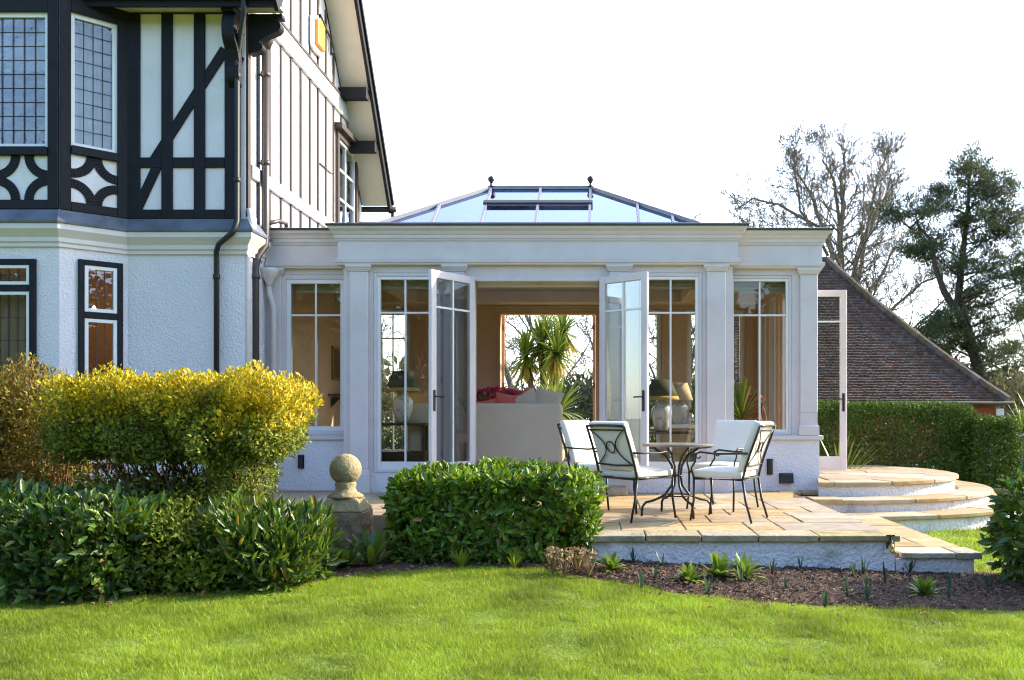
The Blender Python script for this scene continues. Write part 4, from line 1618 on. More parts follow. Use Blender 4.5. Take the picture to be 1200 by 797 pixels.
P, Nn = hull_points(1100, (-1.72, 14.7, 1.27), (0.52, 0.3, 0.14), 2, .15, .05)
foliage('blossom', M['petal'], fl, P, Nn, 0.06, 0.8)
P, Nn = hull_points(600, (-1.72, 14.7, 1.2), (0.52, 0.3, 0.16), 2, .25, .05)
foliage('leaf', M['fresh'], fl, P, Nn, 0.09, 0.4)

# console with ginger jar lamp, left
cs = thing('console_table', 'dark console table behind the tall pane left of the open doors', 'table', (-2.85, 12.95, FL))
b = MB()
b.box(-3.30, -2.42, 12.72, 13.04, 0.86, 0.895)
b.build('tabletop', M['wood_dark'], cs, bevel=0.006)
b = MB()
b.box(-3.28, -2.44, 12.74, 13.03, 0.24, 0.50)
b.build('cabinet', M['wood_dark'], cs)
for x in (-3.25, -2.47):
    for y in (12.76, 13.0):
        b = MB()
        b.box(x - .02, x + .02, y - .02, y + .02, 0.5, 0.86)
        b.build('leg', M['wood_dark'], cs)


def jar_lamp(x, y, z, label, shade, h=0.42, sr=0.24, trim=True, jm='jar'):
    l = thing('table_lamp', label, 'lamp', (x, y, z), 0, 'table lamps inside the garden room')
    b = MB()
    b.lathe([(0.075, 0), (0.09, 0.01), (0.12, 0.1 * h / .42), (0.145, 0.24 * h / .42), (0.14, 0.31 * h / .42), (0.09, 0.37 * h / .42), (0.075, 0.38 * h / .42), (0.08, h), (0.03, h + .01), (0.012, h + .08)], (x, y, z + .002), 24)
    b.build('jar', M[jm], l, smooth=True)
    s_ = MB()
    n = 28
    z0, z1 = z + h + .03, z + h + .03 + 0.27
    s_.grid(lambda a, q: (x + (sr + (sr * .55 - sr) * q) * math.cos(2 * math.pi * a), y + (sr + (sr * .55 - sr) * q) * math.sin(2 * math.pi * a), z0 + (z1 - z0) * q), n, 1)
    so_ = s_.build('lamp_shade', M[shade], l, smooth=True, solid=0.006)
    if trim:
        s_ = MB()
        s_.grid(lambda a, q: (x + (sr + .008 - .02 * q) * math.cos(2 * math.pi * a), y + (sr + .008 - .02 * q) * math.sin(2 * math.pi * a), z0 - .012 + .05 * q), n, 1)
        s_.build('trim', M['shade_gold'], so_, smooth=True, solid=0.006)
    return l


jar_lamp(-2.78, 12.88, 0.895, 'blue and white jar lamp with dark shade behind the left tall pane', 'shade_dark')
cs2 = thing('side_table', 'dark side table behind the tall pane right of the open doors', 'table', (0.95, 12.95, FL))
b = MB()
b.box(0.50, 1.32, 12.72, 13.06, 0.74, 0.78)
b.build('tabletop', M['wood_dark'], cs2, bevel=0.006)
for x in (0.55, 1.27):
    for y in (12.76, 13.0):
        b = MB()
        b.box(x - .02, x + .02, y - .02, y + .02, FL, 0.74)
        b.build('leg', M['wood_dark'], cs2)
jar_lamp(0.84, 12.9, 0.78, 'white patterned jar lamp with dark shade behind the right tall pane', 'shade_dark')
pt = thing('plinth_stand', 'pale box stand holding a trough of plants behind the right tall pane', 'stand', (1.4, 14.3, FL))
b = MB()
b.box(1.05, 1.75, 14.15, 14.5, FL, 0.80)
b.build('body', M['wicker'], pt, bevel=0.01)
b = MB()
b.box(1.02, 1.78, 14.12, 14.53, 0.80, 0.86)
b.build('top', M['white'], pt, bevel=0.008)
jar_lamp(1.22, 14.3, 0.862, 'slim lamp with pleated cream shade behind the right tall pane', 'shade_cream', 0.34, 0.2, False, 'jar')
tr = thing('plant_trough', 'low trough of green plants beside the cream lamp', 'planter', (1.58, 14.3, .862))
b = MB()
b.box(1.44, 1.76, 14.22, 14.42, 0.862, 0.97)
b.build('trough', M['lead'], tr, bevel=0.006)
P, Nn = hull_points(350, (1.6, 14.32, 1.05), (0.17, 0.1, 0.14), 2, .3, .03)
foliage('leaf', M['fresh'], tr, P, Nn, 0.10, 0.35, up=.8)

# mirror, shelf and candle by the left window
mi = thing('wall_mirror', 'gilt framed mirror on the inner wall above the small shelf', 'mirror', (-4.397, 15.36, 1.8))
WX = -4.397
b = MB()
fk = Facet((WX, 15.0), (WX, 15.72))      # on the wall shared with the house, facing right
fk.frame(b, 0, fk.L, 1.58, 2.13, 0.05, 0, 0.03)
b.build('frame', M['gilt'], mi)
b = MB()
fk.box(b, .05, fk.L - .05, 1.63, 2.08, 0.0, 0.012)
b.build('mirror_pane', M['mirror'], mi)
sh = thing('wall_shelf', 'dark wooden shelf below the gilt mirror', 'shelf', (WX, 15.4, 1.33))
b = MB()
b.box(WX, WX + .22, 14.8, 15.85, 1.30, 1.345)
b.build('board', M['wood_dark'], sh, bevel=0.005)
for y in (14.95, 15.65):
    b = MB()
    b.prism([(WX, 1.299), (WX + .18, 1.299), (WX, 1.12)], 1, y, y + .03)
    b.build('bracket', M['wood_dark'], sh)
cd = thing('candle', 'ivory candle in a red holder on the shelf below the mirror', 'candle', (WX + .13, 15.3, 1.347))
b = MB()
b.lathe([(0.03, 0), (0.03, 0.14), (0.004, 0.15)], (WX + .13, 15.3, 1.375), 12)
b.build('wax', M['candle'], cd, smooth=True)
b = MB()
b.lathe([(0.05, 0), (0.055, 0.01), (0.04, 0.03)], (WX + .13, 15.3, 1.346), 12)
b.build('holder', M['coral'], cd, smooth=True)


def blade_rosette(mbV, mbF, c, n, L, wdt, droop, el=(10, 85), seed=0, k=5):
    """long strap leaves arching out from a crown point"""
    rs = random.Random(seed)
    for q in range(n):
        az = rs.uniform(0, 2 * math.pi)
        e = R(rs.uniform(*el))
        l = L * rs.uniform(.7, 1.1)
        d = Vector((math.cos(az) * math.cos(e), math.sin(az) * math.cos(e), math.sin(e)))
        side = Vector((-math.sin(az), math.cos(az), 0))
        p = Vector(c)
        base = len(mbV)
        dr = droop * rs.uniform(.6, 1.4)
        for i in range(k + 1):
            t = i / k
            wd = wdt * (0.55 + 0.9 * t) * (1 - t) ** .6 * 1.3 + 0.002
            mbV.append(tuple(p + side * wd / 2))
            mbV.append(tuple(p - side * wd / 2))
            d = (d + Vector((0, 0, -dr * (0.2 + t)))).normalized()
            p = p + d * (l / k)
        for i in range(k):
            a = base + i * 2
            mbF.append((a, a + 1, a + 3, a + 2))


pp_ = thing('potted_palm', 'spiky green palm in a pot behind the right corner window', 'plant', (1.95, 12.95, FL))
b = MB()
b.lathe([(0.13, 0), (0.15, 0.02), (0.19, 0.3), (0.2, 0.34), (0.17, 0.34)], (1.95, 12.95, FL), 20)
b.build('pot', M['pot'], pp_, smooth=True)
V, Fc = [], []
blade_rosette(V, Fc, (1.95, 12.95, 0.95), 60, 0.62, 0.035, 0.08, (5, 85), 3)
obj('foliage', V, Fc, M['cordyline'], pp_)
b = MB()
b.tube([(1.95, 12.95, FL + .3), (1.96, 12.95, 0.97)], 0.03, 8)
b.build('stem', M['palm_trunk'], pp_, smooth=True)

wc = thing('wicker_chair', 'round backed cane chair inside the right corner window', 'chair', (2.0, 13.5, FL))
b = MB()
cxw, cyw = 2.08, 13.35
for k in range(9):
    rr = 0.08 + 0.028 * k
    b.tube([(cxw + rr * math.cos(a), cyw, 0.92 + rr * 1.25 * math.sin(a)) for a in np.linspace(0, 2 * math.pi, 22)[:-1]], 0.012, 6, closed=True)
for k in range(8):
    a = k * math.pi / 8
    b.bar((cxw - .3 * math.cos(a), cyw + .012, 0.92 - .38 * math.sin(a)), (cxw + .3 * math.cos(a), cyw + .012, 0.92 + .38 * math.sin(a)), 0.014, 0.01)
b.build('backrest', M['wicker'], wc)
b = MB()
b.box(cxw - .28, cxw + .28, cyw + .02, cyw + .52, 0.58, 0.65)
b.build('seat', M['wicker'], wc, bevel=.02)
for sx in (-.24, .24):
    for y in (.05, .48):
        b = MB()
        b.tube([(cxw + sx, cyw + y, FL), (cxw + sx, cyw + y, .6)], .018, 8)
        b.build('leg', M['wicker'], wc)
th = MB()
th.grid(lambda a, q: (cxw + .0 + .26 * a + .02 * math.sin(q * 7), cyw - .04 - 0.02 * math.sin(a * 11 + q) - (.03 if q < .9 else 0), 0.72 + .56 * q - .03 * a + .06 * math.sin(math.pi * a)), 14, 14)
tag(th.build('throw', M['terracotta'], None, smooth=True, solid=0.02), 'terracotta throw hung over the cane chair back', 'throw')

# ================================================================== WALL LIGHTS AND TAP
def wall_light(x, y, z, w_, h_, label, tilt=True):
    o = thing('wall_light', label, 'wall light', (x, y, z), 0, 'black lights on the white plinth')
    b = MB()
    b.box(x - w_ / 2 - .01, x + w_ / 2 + .01, y - .012, y, z - h_ / 2 - .01, z + h_ / 2 + .01)
    b.build('back_plate', M['black_metal'], o)
    b = MB()
    if tilt:
        b.prism([(y - .0125, z - h_ / 2), (y - .11, z - h_ / 2), (y - .09, z + h_ / 2), (y - .0125, z + h_ / 2)], 0, x - w_ / 2, x + w_ / 2)
    else:
        b.lathe([(w_ / 2, 0), (w_ / 2, h_)], (x, y - .012 - w_ / 2, z - h_ / 2), 16)
    b.build('housing', M['black_metal'], o, bevel=.004 if tilt else 0)
    return o


yl = YB - .032
wall_light(PX(921, yl), yl, PZ(560.5, yl), 0.165, 0.115, 'black box shaped light low on the plinth by the right corner')
wall_light(PX(902, yl), yl, PZ(547, yl), 0.06, 0.19, 'slim upright black light partly behind the right garden chair', False)
wall_light(PX(353, yl), yl, PZ(541, yl), 0.06, 0.16, 'slim upright black light on the plinth near the yellow bush', False)

tp = thing('garden_tap', 'black and brass tap on the low white wall near its corner', 'tap', (PX(1041, YF), YF, -.12))
b = MB()
tx, tz = PX(1041, YF), PZ(638, YF)
b.tube([(tx, YF + .02, tz + .01), (tx, YF - .06, tz + .01), (tx, YF - .10, tz + .005), (tx + .003, YF - .115, tz - .03)], [.013, .013, .014, .012], 10)
b.lathe([(.022, 0), (.024, .008), (.024, .03), (.016, .035)], (tx + .005, YF - .115, tz - .058), 12)
b.build('spout', M['brass'], tp, smooth=True)
b = MB()
b.lathe([(.018, 0), (.022, .01), (.014, .03), (.010, .06), (.014, .065), (.004, .075)], (tx, YF - .06, tz + .015), 12)
b.bar((tx - .035, YF - .06, tz + .082), (tx + .035, YF - .06, tz + .082), .014, .012)
b.bar((tx - .03, YF - .07, tz - .0), (tx - .005, YF - .03, tz - .0), .02, .05)
b.build('handle', M['black_metal'], tp)

# ================================================================== GARDEN FURNITURE
def make_chair(label):
    c = thing('garden_chair', label, 'chair', (0, 0, 0), 0, 'cushioned iron chairs round the terrace table')
    W2_, SH = 0.265, 0.40          # half width, seat frame height
    rec = 0.17
    for sx in (-1, 1):             # local +y is the way the chair faces
        b = MB()
        b.tube([(sx * (W2_ + .01), -0.32, 0.0), (sx * W2_, -0.26, 0.2), (sx * W2_, -0.23, SH)], [.011, .012, .012], 8)
        b.build('leg', M['iron'], c, smooth=True)
        b = MB()
        b.tube([(sx * (W2_ + .01), 0.28, 0.0), (sx * W2_, 0.25, 0.2), (sx * W2_, 0.25, SH)], [.011, .012, .012], 8)
        b.build('leg', M['iron'], c, smooth=True)
        b = MB()
        arm = [(sx * W2_, 0.25, SH), (sx * (W2_ + .015), 0.27, 0.5), (sx * (W2_ + .02), 0.225, 0.57), (sx * (W2_ + .02), 0.23, 0.635), (sx * (W2_ + .02), 0.18, 0.655), (sx * (W2_ + .02), 0.02, 0.64), (sx * (W2_ + .01), -0.15, 0.645), (sx * W2_, -0.285, 0.65)]
        b.tube(arm, .010, 8)
        b.tube([(sx * (W2_ + .02), 0.19 + .035 * math.cos(a) * (1 - .08 * i), 0.615 + .035 * math.sin(a) * (1 - .08 * i)) for i, a in enumerate(np.linspace(1.5, -3.6, 10))], .007, 6)
        b.build('armrest', M['iron'], c, smooth=True)
    b = MB()
    b.tube([(-W2_, -.23, SH), (W2_, -.23, SH), (W2_, .25, SH), (-W2_, .25, SH)], .012, 8, closed=True)
    b.build('seat_frame', M['iron'], c, smooth=True)

    def bk(x, t):                  # point of the back plane; t 0 at the seat, 1 at the top
        return Vector((x, -0.23 - rec * t ** 1.2, SH + 0.50 * t))
    b = MB()
    for sx in (-1, 1):
        b.tube([bk(sx * W2_, t) for t in (0, .25, .5, .75, 1)], .012, 8)
    b.tube([bk(-W2_, 1.0), bk(-W2_ * .6, 1.015), bk(0, 1.02), bk(W2_ * .6, 1.015), bk(W2_, 1.0)], .012, 8)
    b.tube([bk(-W2_, .93), bk(W2_, .93)], .008, 6)
    b.tube([bk(-W2_, .27), bk(0, .25), bk(W2_, .27)], .009, 6)
    b.build('back_frame', M['iron'], c, smooth=True)
    b = MB()
    off = Vector((0, -.004, 0))
    for sx in (-1, 1):
        b.tube([bk(sx * (.235 - .165 * math.sin(math.pi * k / 12)), .27 + .66 * k / 12) + off for k in range(13)], .0065, 6)
    b.tube([bk(.055 * math.cos(a), .60 + .11 * math.sin(a)) + off for a in np.linspace(0, 2 * math.pi, 15)[:-1]], .0065, 6, closed=True)
    b.build('back_lattice', M['iron'], c, smooth=True)
    # cushions
    b = MB()
    nx, nyy = 8, 8

    def seat(a, q, top):
        x, y = -W2_ + .01 + (2 * W2_ - .02) * a, -.215 + .485 * q
        ea = min(a, 1 - a, q, 1 - q) * 2
        puff = .02 * min(1, ea * 3) + .012 * math.sin(math.pi * a) * math.sin(math.pi * q)
        return (x, y, SH + .068 + puff + .01 * q if top else SH + .0125)
    V, Fc = [], []
    for top in (True, False):
        base = len(V)
        for i in range(nx + 1):
            for j in range(nyy + 1):
                V.append(seat(i / nx, j / nyy, top))
        for i in range(nx):
            for j in range(nyy):
                q = base + i * (nyy + 1) + j
                f_ = (q, q + nyy + 1, q + nyy + 2, q + 1)
                Fc.append(f_ if top else f_[::-1])
    nn = (nx + 1) * (nyy + 1)
    ring = [i * (nyy + 1) for i in range(nx + 1)] + [nx * (nyy + 1) + j for j in range(1, nyy + 1)] + [i * (nyy + 1) + nyy for i in range(nx - 1, -1, -1)] + [j for j in range(nyy - 1, 0, -1)]
    for k in range(len(ring)):
        a, e = ring[k], ring[(k + 1) % len(ring)]
        Fc.append((a, a + nn, e + nn, e))
    obj('seat_cushion', V, Fc, M['cushion'], c, smooth=True, bevel=.012, seg=2)
    V, Fc = [], []
    for front in (True, False):
        base = len(V)
        for i in range(nx + 1):
            for j in range(nyy + 1):
                a, t = i / nx, j / nyy
                p = bk(-W2_ + .016 + (2 * W2_ - .032) * a, .14 + .92 * t)
                ea = min(a, 1 - a, t, 1 - t) * 2
                d = (.075 + .018 * min(1, ea * 3)) if front else .012
                V.append((p.x, p.y + d, p.z + d * .3))
        for i in range(nx):
            for j in range(nyy):
                q = base + i * (nyy + 1) + j
                f_ = (q, q + nyy + 1, q + nyy + 2, q + 1)
                Fc.append(f_[::-1] if front else f_)
    for k in range(len(ring)):
        a, e = ring[k], ring[(k + 1) % len(ring)]
        Fc.append((a, e, e + nn, a + nn))
    obj('back_cushion', V, Fc, M['cushion'], c, smooth=True, bevel=.014, seg=2)
    return c


chairs = [((0.33, 9.02), (0.74, 0.66), 'ivory cushioned chair seen from behind, nearest the box shaped hedge'),
          ((1.22, 8.93), (-0.88, 0.42), 'ivory cushioned chair in profile, its back to the plinth lights'),
          ((0.0, 10.1), (0.8, -0.55), 'ivory cushioned chair half hidden by the one seen from behind'),
          ((1.30, 9.95), (-0.55, -0.80), 'ivory cushioned chair on the far side of the table, its seat towards the lawn')]
ch0 = make_chair(chairs[0][2])
for i, (pos, fc, lab) in enumerate(chairs):
    c = ch0 if i == 0 else copy_tree(ch0)
    c.location = (pos[0], pos[1], 0.004)
    c.rotation_euler = (0, 0, math.atan2(-fc[0], fc[1]))
    c['label'] = lab

tx, ty = 0.76, 9.3
tbl = thing('bistro_table', 'small round iron table with slate top between the garden chairs', 'table', (tx, ty, .004))
b = MB()
b.lathe([(0.34, 0.695), (0.365, 0.70), (0.372, 0.708), (0.372, 0.716), (0.365, 0.722), (0.3, 0.723)], (tx, ty, 0), 48)
b.build('tabletop', M['table_top'], tbl)
for k in range(4):
    a = R(20 + 90 * k)
    ca, sa = math.cos(a), math.sin(a)
    prof = [(0.27, .69), (0.22, .66), (0.12, .60), (0.055, .5), (0.04, .40), (0.06, .30), (0.14, .20), (0.26, .155), (0.34, .14), (0.375, .10), (0.385, .0)]
    b = MB()
    b.tube([(tx + r_ * ca, ty + r_ * sa, z) for r_, z in prof], .013, 8)
    b.build('leg', M['iron'], tbl, smooth=True)
b = MB()
for z, rr in ((.40, .052), (.20, .15)):
    b.tube([(tx + rr * math.cos(a), ty + rr * math.sin(a), z) for a in np.linspace(0, 2 * math.pi, 19)[:-1]], .008, 6, closed=True)
b.build('ring', M['iron'], tbl, smooth=True)

# stone ball on its pier
bx, by = PX(405, 8.25), 8.25
sb = thing('stone_ball_pier', 'mossy stone ball on a square brick pier beside the terrace', 'garden ornament', (bx, by, -.3))
b = MB()
prof = [(0.003, -.140)] + [(.140 * math.cos(t), .140 * math.sin(t)) for t in np.linspace(-1.4, 1.4, 15)] + [(0.003, .140)]
b.lathe(prof, (bx, by, PZ(550, by)), 32)
b.build('ball', M['stone'], sb, smooth=True)
b = MB()
b.lathe([(.16, 0), (.155, .02), (.1, .05), (.085, .085), (.095, .12), (.08, .15)], (bx, by, 0.275), 24)
b.build('neck', M['stone'], sb, smooth=True)
b = MB()
cz = .16
b.hexa([(bx - .2, by - .2, cz), (bx + .2, by - .2, cz), (bx + .2, by + .2, cz), (bx - .2, by + .2, cz), (bx - .13, by - .13, cz + .12), (bx + .13, by - .13, cz + .12), (bx + .13, by + .13, cz + .12), (bx - .13, by + .13, cz + .12)])
b.build('cap', M['stone'], sb, bevel=.015)
b = MB()
b.box(bx - .185, bx + .20, by - .19, by + .19, -.35, cz)
b.build('pier', M['old_brick'], sb, bevel=.012)
# step stones beside the pier
ss = MB()
ss.box(bx + .28, bx + .72, 8.6, 9.28, -.25, -.11)
tag(ss.build('stone_step', M['coping'], None, bevel=.012), 'low stone step going down beside the ball topped pier', 'step')

# ================================================================== BARN
BY0, BY1 = 24.0, 28.0
BZ0, BZ1 = PZ(470, BY0), PZ(306, BY1)
BXc, BXr = PX(1181, BY0), PX(969, BY1)
barn = thing('tiled_barn', 'low brick barn with a steep brown clay tiled hipped roof', 'barn', (7, 26, -1))


def bprof(t):
    return BZ0 + (BZ1 - BZ0) * (0.82 * t + 0.18 * t ** 1.9)


b = MB()
ntl = 50
for k in range(ntl):
    t0, t1 = k / ntl, (k + 1) / ntl
    y0, y1 = BY0 + (BY1 - BY0) * t0, BY0 + (BY1 - BY0) * t1
    z0, z1 = bprof(t0), bprof(t1)
    xr0 = BXc + (BXr - BXc) * t0
    x = 3.6 + (0.065 if k % 2 else 0)
    while x < xr0 - .02:
        x2 = min(x + .118, xr0)
        lift = .030 + random.uniform(-.010, .012)
        sk = random.uniform(-.006, .006)
        b.hexa([(x, y0 - .03, z0 - .02 + sk), (x2, y0 - .03, z0 - .02 - sk), (x2, y1, z1 - .02), (x, y1, z1 - .02),
                (x, y0 - .03, z0 + lift + sk), (x2, y0 - .03, z0 + lift - sk), (x2, y1 + .02, z1 + .006), (x, y1 + .02, z1 + .006)])
        x += .130
rfb = b.build('roof', M['tile'], barn)
b = MB()
nn_ = 22
for k in range(nn_):
    t0, t1 = k / nn_, (k + 1) / nn_
    p0 = Vector((BXc + (BXr - BXc) * t0, BY0 + (BY1 - BY0) * t0, bprof(t0) + .02))
    p1 = Vector((BXc + (BXr - BXc) * t1, BY0 + (BY1 - BY0) * t1, bprof(t1) + .05))
    b.tube([p0, p1], [.13, .11], 8)
for k in range(14):
    b.tube([(BXr - k * .32, BY1, BZ1 + .02), (BXr - k * .32 - .31, BY1, BZ1 + .03)], [.12, .12], 8)
b.build('ridge_tile', M['ridge_tile'], rfb)
b = MB()
# hip end slope and rear slope as solid sheets
b.add([(BXc, BY0, BZ0), (BXc, 2 * BY1 - BY0, BZ0), (BXr, BY1, BZ1 - .01)], [(0, 1, 2)])
b.add([(BXc, 2 * BY1 - BY0, BZ0), (3.4, 2 * BY1 - BY0, BZ0), (3.4, BY1, BZ1 - .01), (BXr, BY1, BZ1 - .01)], [(0, 1, 2, 3)])
b.build('rear_roof', M['tile'], barn)
b = MB()
b.box(3.6, BXc - .22, BY0 + .22, BY0 + .42, -1.3, BZ0 - .06)
b.box(BXc - .42, BXc - .22, BY0 + .43, 2 * BY1 - BY0 - .22, -1.3, BZ0 - .06)
b.build('wall', mat('red_brick_wall', (0.3, 0.09, 0.045), .9, var=.3, vscale=9, bump=.5, bscale=12), barn)
b = MB()
b.tube([(3.6, BY0 - .10, BZ0 - .05), (BXc + .1, BY0 - .10, BZ0 - .05)], .05, 8)
b.build('gutter', M['tyre'], barn, smooth=True)
b = MB()
b.box(3.6, BXc + .02, BY0 - .02, BY0 + .2, BZ0 - .1, BZ0 - .04)
b.build('eaves_board', M['stud'], barn)
sg = MB()
sx0 = PX(1173, 23.9)
sg.box(sx0, sx0 + .20, 24.17, 24.215, PZ(487, 23.9), PZ(479, 23.9))
tag(sg.build('wall_plate', M['white'], None, bevel=.006), 'small white plate on the barn wall under the eaves', 'plate')

# ================================================================== CAR
def make_car(loc):
    c = thing('parked_car', 'dark blue parked car beyond the end of the clipped hedge', 'car', loc)
    X, Y, Z = loc
    side = [(0.0, .35), (0.05, .62), (.55, .78), (1.1, .88), (1.75, 1.36), (2.1, 1.44), (3.1, 1.42), (3.75, 1.0), (4.1, .92), (4.18, .5), (4.1, .28), (.1, .26)]
    b = MB()
    body = [(0.0, .35), (0.04, .66), (.5, .80), (1.1, .90), (3.75, .96), (4.12, .9), (4.2, .5), (4.1, .28), (.1, .26)]
    b.prism([(X + x, Z + z) for x, z in body], 1, Y, Y + 1.7)
    b.build('body', M['car'], c, bevel=.06, seg=3)
    b = MB()
    cab = [(1.05, .90), (1.72, 1.36), (2.1, 1.43), (3.1, 1.41), (3.78, .955)]
    b.prism([(X + x, Z + z) for x, z in cab], 1, Y + .16, Y + 1.54)
    b.build('window', M['car_glass'], c, bevel=.04, seg=2)
    b = MB()
    b.prism([(X + x, Z + z) for x, z in [(1.74, 1.372), (2.1, 1.45), (3.1, 1.43), (3.2, 1.36)]], 1, Y + .2, Y + 1.5)
    for (a, e) in (((1.03, .9), (1.74, 1.38)), ((2.35, .9), (2.3, 1.42)), ((3.8, .95), (3.15, 1.41))):
        for yy in (Y + .15, Y + 1.55):
            b.bar((X + a[0], yy, Z + a[1]), (X + e[0], yy + (.04 if yy < Y + 1 else -.04), Z + e[1]), .05, .07)
    b.build('roof', M['car'], c, bevel=.02)
    for x in (.75, 3.4):
        for yy in (Y + .0, Y + 1.52):
            b = MB()
            pr = [(X + x + .31 * math.cos(a), Z + .31 + .31 * math.sin(a)) for a in np.linspace(0, 2 * math.pi, 21)[:-1]]
            b.prism(pr, 1, yy - .02, yy + .2)
            wh = b.build('wheel', M['tyre'], c, bevel=.02)
            b = MB()
            pr = [(X + x + .2 * math.cos(a), Z + .31 + .2 * math.sin(a)) for a in np.linspace(0, 2 * math.pi, 17)[:-1]]
            b.prism(pr, 1, yy - .03, yy + .21)
            b.build('rim', M['rim'], wh)
    for yy in (Y - .005, Y + 1.405):
        b = MB()
        b.box(X + .02, X + .16, yy, yy + .3, Z + .6, Z + .72)
        b.build('headlight', M['rim'], c, bevel=.02)
    return c


make_car((7.35, 20.5, ground_z(9.3, 20.5) + .013))

# ================================================================== TREES
def tree_segments(seed, H, spread, nl, lean=0.0, trunk_frac=.28, min_r=.012, r0=None, fork=True, up=.10, dome=False):
    """branches as polylines: [(points, radii, level)]"""
    rs = random.Random(seed)
    out = []
    r0 = r0 or H * .018

    def grow(p, d, L, r, lvl):
        k = 7 if lvl < 2 else (5 if lvl < 3 else 4)
        pts, rad = [p.copy()], [r]
        dd = d.copy()
        cur = p.copy()
        tip = r * (.5 if lvl == 0 else .3)
        dirs = [dd.copy()]
        for i in range(k):
            j = .10 + .07 * lvl
            dd = (dd + Vector((rs.gauss(0, j), rs.gauss(0, j), rs.gauss(0, j * .7) + up * (0.7 if lvl else .2)))).normalized()
            cur = cur + dd * (L / k)
            pts.append(cur.copy())
            dirs.append(dd.copy())
            rad.append(max(min_r, r + (tip - r) * (i + 1) / k))
        out.append((pts, rad, lvl))
        if lvl >= len(nl):
            return
        n = nl[lvl]
        for q in range(n):
            t = (trunk_frac + (1 - trunk_frac) * (q + rs.random()) / n) if lvl == 0 else (.18 + .82 * (q + rs.random()) / n)
            i = min(k - 1, int(t * k))
            f = t * k - i
            pos = pts[i].lerp(pts[i + 1], f)
            base = dirs[i]
            az = q * 2.4 + rs.uniform(-.5, .5)
            o = base.orthogonal().normalized()
            o = Matrix.Rotation(az, 3, base) @ o
            ang = R(rs.uniform(28, 58) if lvl else rs.uniform(25, 60)) * (1.1 - .3 * t)
            if dome and lvl == 0:
                ang = R(rs.uniform(58, 70) - 46 * t)
            nd = (base * math.cos(ang) + o * math.sin(ang))
            nd.z += .08
            nd.x *= spread
            nd.y *= spread
            nd.normalize()
            ll = L * (rs.uniform(.42, .62) if lvl else rs.uniform(.45, .7)) * (1.05 - .45 * t if lvl == 0 else 1 - .4 * t)
            if dome:
                ll = H * (.62 - .12 * t) * rs.uniform(.85, 1.05) if lvl == 0 else L * rs.uniform(.36, .55) * (1.1 - .45 * t)
            grow(pos, nd, ll, max(min_r, (rad[i]) * rs.uniform(.42, .62)), lvl + 1)
    grow(Vector((0, 0, 0)), Vector((lean, 0, 1)).normalized(), H * (.5 if dome else .72), r0, 0)
    return out


def make_bare_tree(name, label, cat, loc, seed, H, spread, nl, m, group=None, lean=0, min_r=.012, tf=.28, r0=None, dome=False):
    root = thing(name, label, cat, (0, 0, 0), 0, group)
    segs = tree_segments(seed, H, spread, nl, lean, tf, min_r, r0, dome=dome)
    tk, cr = MB(), MB()
    for pts, rad, lvl in segs:
        if lvl <= 1:
            tk.tube(pts, rad, 8, cap=False)
        else:
            cr.tube(pts, rad, 4 if lvl < 3 else 3, cap=False)
    tk.build('trunk', m, root, smooth=True)
    cr.build('crown', m, root, smooth=True)
    root.location = loc
    return root


gz = ground_z
def grow_twigs(out, rs, p, d, L, r, lvl, nl, min_r):
    k = 5 if lvl < 3 else 4
    pts, rad, cur, dd = [p.copy()], [r], p.copy(), d.copy()
    for i in range(k):
        dd = (dd + Vector((rs.gauss(0, .2), rs.gauss(0, .2), rs.gauss(0, .12) + .10))).normalized()
        cur = cur + dd * (L / k)
        pts.append(cur.copy())
        rad.append(max(min_r, r * (1 - .7 * (i + 1) / k)))
    out.append((pts, rad, lvl))
    if lvl - 1 >= len(nl):
        return
    for q in range(nl[lvl - 1]):
        t = .2 + .8 * (q + rs.random()) / nl[lvl - 1]
        i = min(k - 1, int(t * k))
        pos = pts[i].lerp(pts[i + 1], t * k - i)
        base = (pts[i + 1] - pts[i]).normalized()
        o = Matrix.Rotation(q * 2.4 + rs.uniform(-.6, .6), 3, base) @ base.orthogonal().normalized()
        a = R(rs.uniform(25, 55))
        grow_twigs(out, rs, pos, (base * math.cos(a) + o * math.sin(a)).normalized(), L * rs.uniform(.4, .65) * (1.1 - .4 * t), max(min_r, rad[i] * .6), lvl + 1, nl, min_r)


